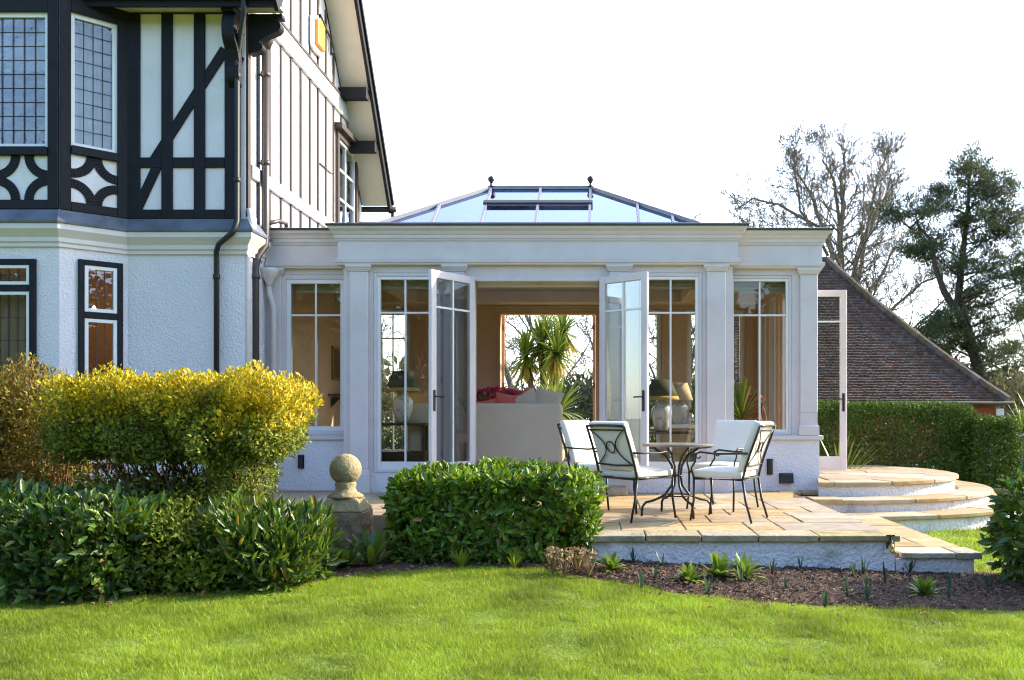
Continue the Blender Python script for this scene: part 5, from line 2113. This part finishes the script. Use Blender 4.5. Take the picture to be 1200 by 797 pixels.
def limbed_tree(name, label, YT, limbs, seed, nl, min_r, twig_L, m, group):
    """trunk and main limbs laid out one by one, each with its own depth, then twigs grown along them"""
    rs = random.Random(seed)
    root = thing(name, label, 'tree', (PX(limbs[0][2][0][0], YT), YT, -1.2), 0, group)
    tk, cr, out = MB(), MB(), []
    for r, dep, pts in limbs:
        n_ = len(pts)
        P_ = [Vector((PX(px, YT), YT + dep * i / (n_ - 1), PZ(py, YT))) for i, (px, py) in enumerate(pts)]
        fine = []
        for a, c in zip(P_, P_[1:]):
            for q in range(3):
                fine.append(a.lerp(c, q / 3) + Vector((rs.gauss(0, .05), rs.gauss(0, .05), 0)))
        fine.append(P_[-1])
        rad = [max(min_r * 1.3, r * (1 - .86 * i / (len(fine) - 1))) for i in range(len(fine))]
        tk.tube(fine, rad, 8, cap=False)
        tot = sum((a - c).length for a, c in zip(fine, fine[1:]))
        nb = int(tot * 2.5)
        for q in range(nb):
            t = .25 + .75 * (q + rs.random()) / nb
            f = t * (len(fine) - 1)
            i = min(len(fine) - 2, int(f))
            pos = fine[i].lerp(fine[i + 1], f - i)
            base = (fine[i + 1] - fine[i]).normalized()
            o = Matrix.Rotation(q * 2.4 + rs.uniform(-.7, .7), 3, base) @ base.orthogonal().normalized()
            a = R(rs.uniform(25, 62))
            grow_twigs(out, rs, pos, (base * math.cos(a) + o * math.sin(a)).normalized(), twig_L * rs.uniform(.55, 1.1) * (1.2 - .5 * t), max(min_r, rad[i] * .45), 1, nl, min_r)
    for pts, rad, lvl in out:
        cr.tube(pts, rad, 4 if lvl < 2 else 3, cap=False)
    tk.build('trunk', m, root, smooth=True)
    cr.build('crown', m, root, smooth=True)
    return root


limbed_tree('bare_tree', 'tall leafless tree with wide fine crown behind the barn', 44, [
    (.26, 0, [(985, 530), (985, 420), (985, 340), (984, 290), (988, 240), (986, 205), (991, 175)]),
    (.13, -2, [(985, 345), (970, 292), (954, 255), (932, 220), (912, 200)]),
    (.11, 1.5, [(984, 310), (960, 264), (915, 236), (886, 226), (868, 240)]),
    (.18, 2, [(987, 440), (1001, 340), (1015, 282), (1040, 238), (1058, 203)]),
    (.13, -2.5, [(990, 410), (1007, 310), (1011, 250), (1020, 210), (1025, 188)]),
    (.12, 3, [(992, 420), (1022, 345), (1056, 300), (1074, 268)]),
    (.10, -1, [(986, 270), (975, 215), (962, 192), (954, 180)]),
    (.11, -3, [(995, 440), (1030, 372), (1066, 338), (1092, 326)]),
    (.09, 2, [(984, 330), (950, 285), (905, 262), (878, 258)]),
    (.08, 1, [(1012, 290), (1030, 250), (1036, 215), (1042, 188)]),
    (.08, -2, [(972, 300), (935, 250), (925, 205), (930, 180)])], 4, (6, 5, 3), .0095, 1.75, M['tree_bark'], 'leafless trees beyond the garden')
make_bare_tree('bare_tree', 'leaning leafless tree in front of the taller one behind the barn', 'tree', (PX(1005, 40), 40, -1.2), 29, 12.5, 1.1, (9, 7, 6, 5), M['bark'], 'leafless trees beyond the garden', lean=.16, min_r=.015, tf=.3, r0=.2, dome=True)

# a stand of grey leafless trees seen through the garden room
bt = make_bare_tree('bare_tree', 'grey leafless tree seen through the far doorway, left of the cordylines', 'tree', (-2.6, 33, -.5), 5, 9.0, 1.2, (9, 6, 5, 4), M['far_bark'], 'leafless trees beyond the garden', min_r=.012, tf=.15, r0=.14)
spots = [((-1.2, 36, -.5), .95, 'grey leafless tree seen through the far doorway, behind the cordylines'),
         ((0.1, 31, -.5), .85, 'grey leafless tree seen through the far doorway, right of the cordylines'),
         ((1.5, 34, -.5), 1.0, 'grey leafless tree seen through the tall pane right of the doors'),
         ((3.2, 37, -.5), .9, 'grey leafless tree seen behind the right corner window'),
         ((-5.0, 35, -.5), 1.05, 'grey leafless tree seen through the tall pane left of the doors'),
         ((-6.6, 31, -.5), .85, 'grey leafless tree seen low behind the leftmost window'),
         ((PX(1198, 50), 50, -1.2), 1.35, 'grey leafless tree beyond the pine, trunk hidden by it'),
         ((PX(1075, 60), 60, -1.3), 1.3, 'small distant leafless tree between the barn ridge and the pine')]
for i, (p, s, lab) in enumerate(spots):
    c = copy_tree(bt)
    c.location = p
    c.scale = (s, s, s)
    c.rotation_euler = (0, 0, i * 1.3)
    c['label'] = lab

# shrubs behind the garden room
P, Nn = hull_points(5200, (0, 0, 1.1), (2.2, 1.2, 1.25), 2.4, .28, .35, 1.1, gaps=.5)
sr = thing('garden_shrub', 'olive green shrub beyond the far doorway, left side', 'shrub', (0, 0, 0), 0, 'shrubs beyond the garden room')
foliage('foliage', M['shrub_far'], sr, P, Nn, .15, .42)
b = MB()
stems(b, [(0, 0, -.2)] * 14, [(random.uniform(-1.6, 1.6), random.uniform(-.8, .8), random.uniform(1.2, 2.4)) for _ in range(14)], .03, .008, .1)
b.build('stem', M['bark'], sr)
sl = [((-2.4, 27, -.4), 1.0, 'olive green shrub beyond the far doorway, left side'), ((-.2, 29, -.4), 1.15, 'olive green shrub beyond the far doorway, right side'),
      ((1.9, 26, -.4), 1.0, 'olive green shrub seen through the tall pane right of the doors'), ((-5.4, 28, -.4), 1.1, 'olive green shrub seen through the tall pane left of the doors'),
      ((PX(1200, 34), 34, -1.1), 1.5, 'rounded shrub under the pine, nearest the yellow green cordyline'), ((PX(1165, 42), 42, -1.2), 1.7, 'large shrub behind the barn roof under the pine')]
for i, (p, s, lab) in enumerate(sl):
    c = sr if i == 0 else copy_tree(sr)
    c.location = p
    c.scale = (s, s, s)
    c.rotation_euler = (0, 0, i * 1.1)
    c['label'] = lab

# far wood on the horizon, one mass
n = 9000
th_ = rng.uniform(-.75, .75, n)
dist = rng.uniform(120, 150, n)
Px_ = np.sin(th_) * dist
Py_ = np.cos(th_) * dist
hgt = 5 + 2.2 * np.sin(th_ * 23) + 1.5 * np.sin(th_ * 61 + 1)
P = np.stack([Px_, Py_, rng.uniform(-1.5, 1, n) + hgt * rng.uniform(0, 1, n) ** .7], 1)
Nn = rand_dirs(n)
# the trees round the rest of the garden, which the window panes mirror
n2 = 120000
th2 = rng.uniform(.55 * np.pi, 1.45 * np.pi, n2)
d2 = rng.uniform(38, 50, n2)
h2 = 12.0 + 2.0 * np.sin(th2 * 19) + 1.4 * np.sin(th2 * 47 + 1)
P2 = np.stack([np.sin(th2) * d2, np.cos(th2) * d2, -1 + h2 * rng.uniform(0, 1, n2) ** .8], 1)
P = np.concatenate([P, P2])
Nn = np.concatenate([Nn, rand_dirs(n2)])
o = foliage('far_woodland', M['shrub_far'], None, P, Nn, np.concatenate([np.full(n, 1.3), np.full(n2, .62)]), .5)
structure(o, 'stuff')

# the pine
YPN = 36.0
pine = thing('pine_tree', 'tall dark pine with a leaning trunk beyond the barn', 'tree', (PX(1152, YPN), YPN, -1.2))
b = MB()


def pn(px, py, dy=0.0):
    return Vector((PX(px, YPN), YPN + dy, PZ(py, YPN)))


b.tube([pn(1153, 520), pn(1152, 450), pn(1143, 420), pn(1133, 385), pn(1123, 350), pn(1128, 300), pn(1134, 250), pn(1136, 195)], [.25, .23, .21, .19, .16, .12, .08, .03], 10)
b.tube([pn(1140, 408), pn(1118, 368, -.4), pn(1100, 345, -.6), pn(1088, 315, -.7), pn(1083, 285, -.7), pn(1065, 262, -.6)], [.18, .15, .13, .10, .07, .02], 8)
clumps = [(1135, 196, 10, 12), (1122, 208, 15, 10), (1150, 208, 15, 9), (1166, 222, 15, 9), (1108, 226, 17, 9), (1140, 228, 20, 11), (1128, 246, 26, 10), (1172, 250, 17, 8), (1062, 258, 20, 10),
          (1083, 268, 22, 10), (1049, 249, 9, 8), (1108, 280, 24, 10), (1150, 278, 26, 11), (1186, 262, 13, 8), (1135, 303, 26, 10), (1166, 308, 24, 10), (1192, 298, 16, 10),
          (1072, 292, 16, 8), (1150, 332, 22, 10), (1187, 338, 20, 11), (1162, 360, 20, 9), (1192, 372, 20, 12), (1165, 388, 20, 9), (1098, 396, 16, 8), (1110, 420, 18, 9), (1192, 408, 18, 11),
          (1168, 428, 20, 9), (1086, 384, 9, 6), (1124, 384, 12, 6), (1207, 326, 16, 12), (1209, 360, 15, 10), (1100, 372, 10, 6), (1145, 258, 18, 8), (1180, 320, 15, 8), (1120, 262, 16, 8), (1205, 420, 14, 12), (1140, 345, 12, 7), (1090, 246, 9, 6), (1155, 234, 14, 8), (1118, 318, 14, 8), (1138, 372, 16, 9), (1128, 402, 14, 8), (1150, 412, 16, 9), (1140, 440, 18, 9), (1112, 446, 16, 8), (1176, 448, 18, 9), (1172, 275, 16, 9), (1092, 300, 14, 8)]
Ps, Ns = [], []
for (px, py, rx, ry) in clumps:
    dy = random.uniform(-1.3, 1.3)
    c = pn(px, py, dy)
    k = YPN / F
    for q in range(17):
        cc = c + Vector((random.gauss(0, .62) * rx * k, random.gauss(0, .7), random.gauss(0, .75) * ry * k))
        rr_ = random.uniform(.16, .42)
        p, nn2 = hull_points(int(300 * rr_), tuple(cc), (rr_ * 1.25, rr_ * 1.1, rr_ * .62), 2.0, .4, .12, 2.6, gaps=.4, off=px + q)
        Ps.append(p)
        Ns.append(nn2)
        if q % 3 == 0:
            b.tube([c, c.lerp(cc, .6) + Vector((0, 0, -.05)), cc], [.018, .014, .008], 4, cap=False)
    # a limb from the trunk to the clump
    ty_ = min(440, py + 25)
    tpx = np.interp(ty_, [195, 250, 300, 350, 385, 420, 450], [1136, 1134, 1128, 1123, 1133, 1143, 1152])
    if px < 1095 and py < 300:
        tpx, ty_ = np.interp(py + 20, [262, 285, 315, 345], [1065, 1083, 1088, 1100]), py + 20
    a = pn(tpx, ty_)
    m_ = a.lerp(c, .5) + Vector((0, 0, random.uniform(-.25, .1)))
    b.tube([a, m_, c], [.045, .03, .012], 5, cap=False)
b.build('trunk', M['pine_bark'], pine, smooth=True)
foliage('crown', M['pine_needle'], pine, np.concatenate(Ps), np.concatenate(Ns), .16, .17, up=.6, rnd=1.0)


def cordyline(label, loc, heads, L, wd, n, seed, group='spiky cordylines', el=(-40, 85)):
    o = thing('cordyline', label, 'cordyline', loc, 0, group)
    X, Y, Z = loc
    t = MB()
    V, Fc, V2, F2 = [], [], [], []
    for i, (dx, dy, h) in enumerate(heads):
        if h > .25:
            t.tube([(X, Y, Z), (X + dx * .45, Y + dy * .5, Z + h * .5), (X + dx, Y + dy, Z + h)], [.10, .08, .06], 8)
        blade_rosette(V, Fc, (X + dx, Y + dy, Z + h), n, L, wd, .16, el, seed + i)
        if h > .25:
            blade_rosette(V2, F2, (X + dx, Y + dy, Z + h - .08), n // 3, L * .9, wd, .2, (-75, -20), seed + i + 50)
    if t.v:
        t.build('trunk', M['palm_trunk'], o, smooth=True)
    obj('crown', V, Fc, M['cordyline'], o)
    if V2:
        obj('old_leaf', V2, F2, M['cordyline_old'], o)
    return o


Yc = 20.5
cordyline('tall cordyline with drooping yellow leaves seen through the far doorway', (PX(640, Yc), Yc, -.4), [(-.1, .1, 3.0), (.36, .2, 3.25), (-.46, 0, 2.7), (.22, -.2, 2.75)], .74, .055, 130, 21)
cordyline('bushy trunkless cordyline below the tall one beyond the doorway', (PX(655, 19), 19, .3), [(0, 0, .75)], .95, .045, 100, 31)
cordyline('yellow green cordyline right of the barn wall', (PX(1199, 22.5), 22.5, -1.05), [(0, 0, 1.55), (.35, .3, 1.8)], .85, .05, 90, 41)
cordyline('low spiky cordyline behind the open side door', (PX(985, 14.2), 14.2, -.28), [(0, 0, .12)], .95, .045, 34, 51, el=(15, 85))

# ================================================================== HEDGES AND SHRUBS
def hedge(name, label, c, h, nleaf, m, size, aspect, power=6, bump=.06, six=True, core=True, group=None, shell=.16, up=.3, gaps=.25, rnd=.7, extra=None):
    o = thing(name, label, 'hedge' if 'hedge' in name else 'shrub', (c[0], c[1], c[2] - h[2]), 0, group)
    P, Nn = hull_points(nleaf, c, h, power, shell, bump, 2.4, gaps=gaps, off=c[0] * 3)
    foliage('foliage', m, o, P, Nn, size, aspect, up=up, rnd=rnd, six=six)
    b = MB()
    k = max(10, int(h[0] * h[1] * 40))
    bs_, ts_ = [], []
    for q in range(k):
        x, y = c[0] + random.uniform(-.72, .72) * h[0], c[1] + random.uniform(-.55, .55) * h[1]
        bs_.append((x * .5 + .5 * (c[0] + (x - c[0]) * 1.0), y, c[2] - h[2]))
        ts_.append((x + random.uniform(-.06, .06), y + random.uniform(-.05, .05), c[2] + h[2] * random.uniform(.2, .7)))
    stems(b, bs_, ts_, .012, .005, .03)
    b.build('stem', M['bark'], o)
    return o


hedge('laurel_hedge', 'clipped box shaped glossy laurel hedge in front of the terrace', (-.92, 8.12, .125), (.88, .52, .385), 15000, M['laurel'], .075, .42, power=6, bump=.085, up=.5, gaps=.4, rnd=.9)
hedge('laurel_hedge', 'dark low laurel hedge below the golden and bronze shrubs', (-4.75, 6.95, .0), (1.45, .58, .40), 15000, M['laurel_dark'], .085, .38, power=4.5, bump=.13, gaps=.5, up=.35, shell=.2)
hedge('laurel_shrub', 'paler laurel shrub with upright leaves below the stone ball', (-2.62, 7.15, -.05), (.50, .42, .34), 3600, M['laurel_pale'], .11, .24, power=2.4, bump=.14, gaps=.4, up=.8, shell=.3)
hedge('laurel_hedge', 'dark laurel hedge between the flower bed and the lowest terrace step', (3.90, 7.25, .10), (.72, .50, .43), 4200, M['laurel_dark'], .10, .4, power=3.5, bump=.08, up=.35)
hedge('clipped_hedge', 'long clipped green hedge behind the curved steps', (4.68, 15.6, .42), (1.56, .45, .78), 46000, M['hedge_leaf'], .05, .5, power=9, bump=.05, six=False, gaps=.15)
hedge('clipped_hedge', 'lower clipped hedge block joined to the end of the long one', (6.44, 15.3, .24), (.36, .5, .72), 16000, M['hedge_leaf'], .05, .5, power=6, bump=.06, six=False, gaps=.2)

# golden shrub: flat yellow top over twiggy green
gs = thing('golden_privet', 'flat topped golden yellow privet bush with bare twigs inside', 'shrub', (-3.45, 7.75, -.3))
gc = (-3.48, 7.75)
def taper(P, zt=1.15, zb=.1, right=.62, left=.90):
    """the bush is clipped wide at the top and draws in towards its foot"""
    Q = P.copy()
    f = np.clip((zt - Q[:, 2]) / (zt - zb), 0, 1)
    dx = Q[:, 0] - gc[0]
    Q[:, 0] = gc[0] + dx * np.where(dx > 0, 1 - (1 - right) * f, 1 - (1 - left) * f)
    return Q


Ptop, Ntop = hull_points(60000, (gc[0], gc[1], .96), (1.02, .55, .33), 6.5, .30, .17, 3.4, gaps=.5, off=4)
hrel = Ptop[:, 2] - .96
pick = (hrel + .26 * noise_arr(Ptop, 4.0, 2) + rng.normal(0, .12, len(Ptop)) + .10 * np.clip((Ptop[:, 0] - gc[0]) / .8, 0, 1)) > .09
Ptop = taper(Ptop)
foliage('golden_foliage', M['golden'], gs, Ptop[pick], Ntop[pick], .034, .55, up=.9, rnd=.8, droop=.15)
sx_ = rng.uniform(-.95, .9, 130)
sy_ = rng.uniform(-.45, .4, 130)
sp_ = []
for a, c in zip(sx_, sy_):
    hh_ = rng.uniform(.03, .13)
    for q in range(12):
        sp_.append((gc[0] + a + rng.normal(0, .012), gc[1] + c + rng.normal(0, .012), 1.24 + hh_ * q / 11))
sp_ = np.array(sp_)
foliage('shoot', M['golden'], gs, sp_, rand_dirs(len(sp_)) * .6 + np.array([0, 0, .6]), .034, .5, up=.7, rnd=.5)
foliage('green_foliage', M['privet_green'], gs, Ptop[~pick], Ntop[~pick], .032, .55, up=.5, rnd=.9)
Pl, Nl = hull_points(62000, (gc[0], gc[1] - .05, .30), (.98, .5, .66), 3.0, .45, .18, 2.8, gaps=.6, off=14)
hole = np.exp(-(((Pl[:, 0] - (gc[0] + .08)) / .50) ** 2 + ((Pl[:, 2] - .55) / .26) ** 2)) + .9 * np.exp(-(((Pl[:, 0] - (gc[0] - .62)) / .34) ** 2 + ((Pl[:, 2] - .60) / .17) ** 2))
keep = rng.uniform(size=len(Pl)) > hole * .97
Pl = taper(Pl)
foliage('lower_foliage', M['privet_green'], gs, Pl[keep], Nl[keep], .034, .5, up=.3, rnd=.9)
Pf, Nf = hull_points(9000, (-3.15, 7.0, -.02), (.5, .36, .36), 2.4, .4, .14, 3.0, gaps=.6, off=24)
foliage('side_shoot', M['privet_green'], gs, Pf, Nf, .045, .5, up=.4, rnd=.9)
b = MB()
bs_ = [(gc[0] + .15 + random.uniform(-.35, .35), gc[1] + random.uniform(-.15, .15), -.32) for _ in range(60)]
ts_ = [(gc[0] + random.uniform(-.9, .72), gc[1] + random.uniform(-.42, .42), random.uniform(.8, 1.12)) for _ in range(60)]
stems(b, bs_, ts_, .015, .005, .09)
for k in range(200):
    i = random.randrange(60)
    p = Vector(bs_[i]).lerp(Vector(ts_[i]), random.uniform(.4, .9))
    b.tube([p, p + Vector((random.uniform(-.16, .16), random.uniform(-.12, .12), random.uniform(.05, .25)))], [.005, .003], 4, cap=False)
b.build('stem', M['twig'], gs)

bz = thing('bronze_shrub', 'reddish bronze twiggy shrub under the lower leaded window, beside the golden privet', 'shrub', (-5.3, 8.4, -.3))
P, Nn = hull_points(34000, (-5.45, 8.4, .62), (.74, .5, .86), 3, .34, .14, 2.4, gaps=.5, off=8)
foliage('foliage', M['rusty_leaf'], bz, P, Nn, .04, .42, up=.7, rnd=.8)
b = MB()
bs_ = [(-5.4 + random.uniform(-.45, .5), 8.4 + random.uniform(-.3, .3), -.32) for _ in range(90)]
ts_ = [(x + random.uniform(-.25, .3), y + random.uniform(-.2, .2), random.uniform(.8, 1.5)) for x, y, z in bs_]
stems(b, bs_, ts_, .010, .003, .05)
b.build('stem', M['twig'], bz)
b = MB()
bs_ = [(-4.72 + random.uniform(-.12, .2), 8.3 + random.uniform(-.2, .2), -.32) for _ in range(26)]
ts_ = [(x + random.uniform(-.1, .35), y, random.uniform(.6, 1.0)) for x, y, z in bs_]
stems(b, bs_, ts_, .008, .003, .05)
b.build('stem', M['twig'], bz)

# ================================================================== BED PLANTS
def tuft(name, label, cat, group, x, y, n, L, wd, el, m, seed, droop=.1):
    z = bed_z(x, y) - .005
    o = None
    V, Fc = [], []
    blade_rosette(V, Fc, (0, 0, 0), n, L, wd, droop, el, seed, 4)
    o = obj(name, V, Fc, m)
    o.location = (x, y, z)
    return tag(o, label, cat, group)


def at_soil(px, py):
    y = 7.0
    for _ in range(12):
        x = PX(px, y)
        y = (CAMZ - bed_z(x, y)) * F / (py - 485)
    return PX(px, y), y


perenn = [(716, 668, 15, .17, 'leafy light green clump beside the laurel hedge'), (806, 681, 16, .15, 'low light green clump left of the tallest leafy clump in the bed'), (841, 676, 17, .22, 'tallest light green leafy clump in the bed'),
          (872, 676, 16, .18, 'light green leafy clump right of the tallest one'), (1084, 697, 18, .15, 'light green leafy clump below the terrace corner')]
for i, (px, py, n, L, lab) in enumerate(perenn):
    x, y = at_soil(px, py)
    tuft('perennial_plant', lab, 'plant', 'light green perennials in the bed', x, y, n * 2, L * 1.1, .045, (12, 80), M['fresh'], 100 + i, .24)
bulbs = [(695, 665), (742, 660), (752, 690), (768, 680), (776, 664), (829, 697), (921, 692), (967, 712), (993, 700), (1018, 690), (1016, 704), (1037, 683), (1112, 702), (1113, 690), (1012, 675), (905, 672), (938, 668), (869, 684),
         (1000, 676), (1066, 672), (1158, 690)]
for i, (px, py) in enumerate(bulbs):
    x, y = at_soil(px, py)
    o = tuft('bulb_shoot', 'small blue green bulb shoot standing in the dark soil of the bed', 'plant', 'bulb shoots in the flower bed', x, y, 5 + i % 4, .13 + .02 * (i % 3), .016, (62, 88), M['bulb_leaf'], 200 + i, .05)
for i, (px, py) in enumerate(((648, 672), (662, 676), (676, 672), (690, 676))):
    x, y = at_soil(px, py)
    V, Fc = [], []
    blade_rosette(V, Fc, (0, 0, 0), 26, .19, .012, .03, (60, 88), 300 + i, 3)
    P, Nn = hull_points(70, (0, 0, .17), (.07, .06, .04), 2, .3, .01)
    V2, F2 = leaves_np(P, Nn + rand_dirs(len(P)), Nn, np.full(len(P), .03), np.full(len(P), .02))
    o = thing('dried_plant', 'pale dried seed heads of a dead perennial beside the laurel hedge', 'plant', (x, y, bed_z(x, y) - .005), 0, 'dried seed heads in the flower bed')
    q = obj('stem', V, Fc, M['dry'])
    q.parent = o
    q = obj('seed_head', V2, F2, M['dry'])
    q.parent = o
for i, (px, py, L, lab) in enumerate(((436, 668, .34, 'broad leaved green plant at the foot of the brick pier'), (405, 672, .30, 'small green plant left of the foot of the pier'))):
    x, y = PX(px, 7.6), 7.6
    tuft('pier_plant', lab, 'plant', None, x, y, 22, L, .07, (20, 80), M['laurel_pale'], 400 + i, .15)
for i, (px, py) in enumerate(((540, 668), (602, 672))):
    x = PX(px, 7.42)
    tuft('grass_clump', 'fine clump of long grass at the foot of the clipped laurel hedge', 'grass clump', 'grass clumps below the laurel hedge', x, 7.45, 60, .17, .006, (40, 88), M['grass'], 500 + i, .08)
# fallen leaves
n = 460
X_ = rng.uniform(-4.6, 3.1, n) * rng.uniform(.6, 1, n) - .4
Y_ = edge_y(X_) + rng.normal(.1, .28, n)
Z_ = np.array([bed_z(a, c) for a, c in zip(X_, Y_)]) + .02
ok = ~((X_ > -.1) & (Y_ > 7.7))
P = np.stack([X_, Y_, Z_], 1)[ok]
D = rand_dirs(len(P)) * np.array([1, 1, .3])
V, Fc = leaves_np(P, D, np.tile([0, 0, 1.0], (len(P), 1)), rng.uniform(.03, .06, len(P)), rng.uniform(.02, .035, len(P)))
structure(obj('fallen_leaves', V, Fc, M['dead_leaf']), 'stuff')
# bark chips
n = 9000
X_ = rng.uniform(-.7, 3.2, n)
Y_ = edge_y(X_) + rng.uniform(.02, 1, n) * (7.72 - edge_y(X_))
P = np.stack([X_, Y_, np.array([bed_z(a, c) for a, c in zip(X_, Y_)]) + rng.uniform(-.005, .02, n)], 1)
D = rand_dirs(n) * np.array([1, 1, .45])
V, Fc = leaves_np(P, D, np.tile([0, 0, 1.0], (n, 1)) + rand_dirs(n) * .5, rng.uniform(.015, .045, n), rng.uniform(.008, .018, n))
M['chip'] = leaf_mat('bark_chip', [(0.07, 0.042, 0.03), (0.12, 0.075, 0.052), (0.19, 0.125, 0.09), (0.045, 0.03, 0.022), (0.26, 0.19, 0.14)], .9, 0, .2)
structure(obj('bark_mulch', V, Fc, M['chip']), 'stuff')

# ================================================================== LAWN GRASS
def grass(n, x0, x1, y0, y1, ok_fn, L, wd):
    X = rng.uniform(x0, x1, n)
    Y = rng.uniform(y0, y1, n)
    ok = ok_fn(X, Y)
    X, Y = X[ok], Y[ok]
    n = len(X)
    cl = np.array([noise.noise((a * 2.3, c * 2.3, 0)) + .6 * noise.noise((a * 7, c * 7, 5)) for a, c in zip(X, Y)])
    Z = np.array([ground_z(a, c) for a, c in zip(X, Y)]) - .012
    P = np.stack([X, Y, Z], 1)
    ln = L * np.clip(1 + 1.0 * cl, .35, 2.4) * rng.uniform(.55, 1.3, n)
    D = rand_dirs(n) * np.array([.75, .75, .25]) + np.stack([.5 * noise_arr(P, 3.1, 7), .5 * noise_arr(P, 3.1, 17), np.full(n, .8)], 1)
    D /= np.linalg.norm(D, axis=1, keepdims=True)
    az = rng.uniform(0, 2 * np.pi, n)
    Sd = np.stack([np.cos(az), np.sin(az), np.zeros(n)], 1) * (wd * rng.uniform(.7, 1.3, n))[:, None] / 2
    tip = P + D * ln[:, None]
    V = np.stack([P - Sd, P + Sd, tip], 1).reshape(-1, 3)
    return V


def near_ok(X, Y):
    inv = (X > (-(705 + 25)) / F * Y) & (X < (520) / F * Y)
    return (Y < edge_y(X) + rng.normal(0, .05, len(X)) + .06 * np.sin(X * 9) * np.sin(X * 23 + 1)) & inv


gA = grass(420000, -5.2, 4.4, 4.3, 7.6, near_ok, .033, .0055)


def right_ok(X, Y):
    r_ = np.hypot(X - CX, Y - CYs)
    return (X > 3.16) & (r_ > 3.1) & (Y > 7.5) & ~((X > 6.2) & (Y > 14.6))


gB = grass(70000, 3.1, 7.5, 7.5, 14.9, right_ok, .05, .011)
V = np.concatenate([gA, gB])
Fc = np.arange(len(V)).reshape(-1, 3)
structure(obj('grass', V, Fc, M['grass']), 'stuff')
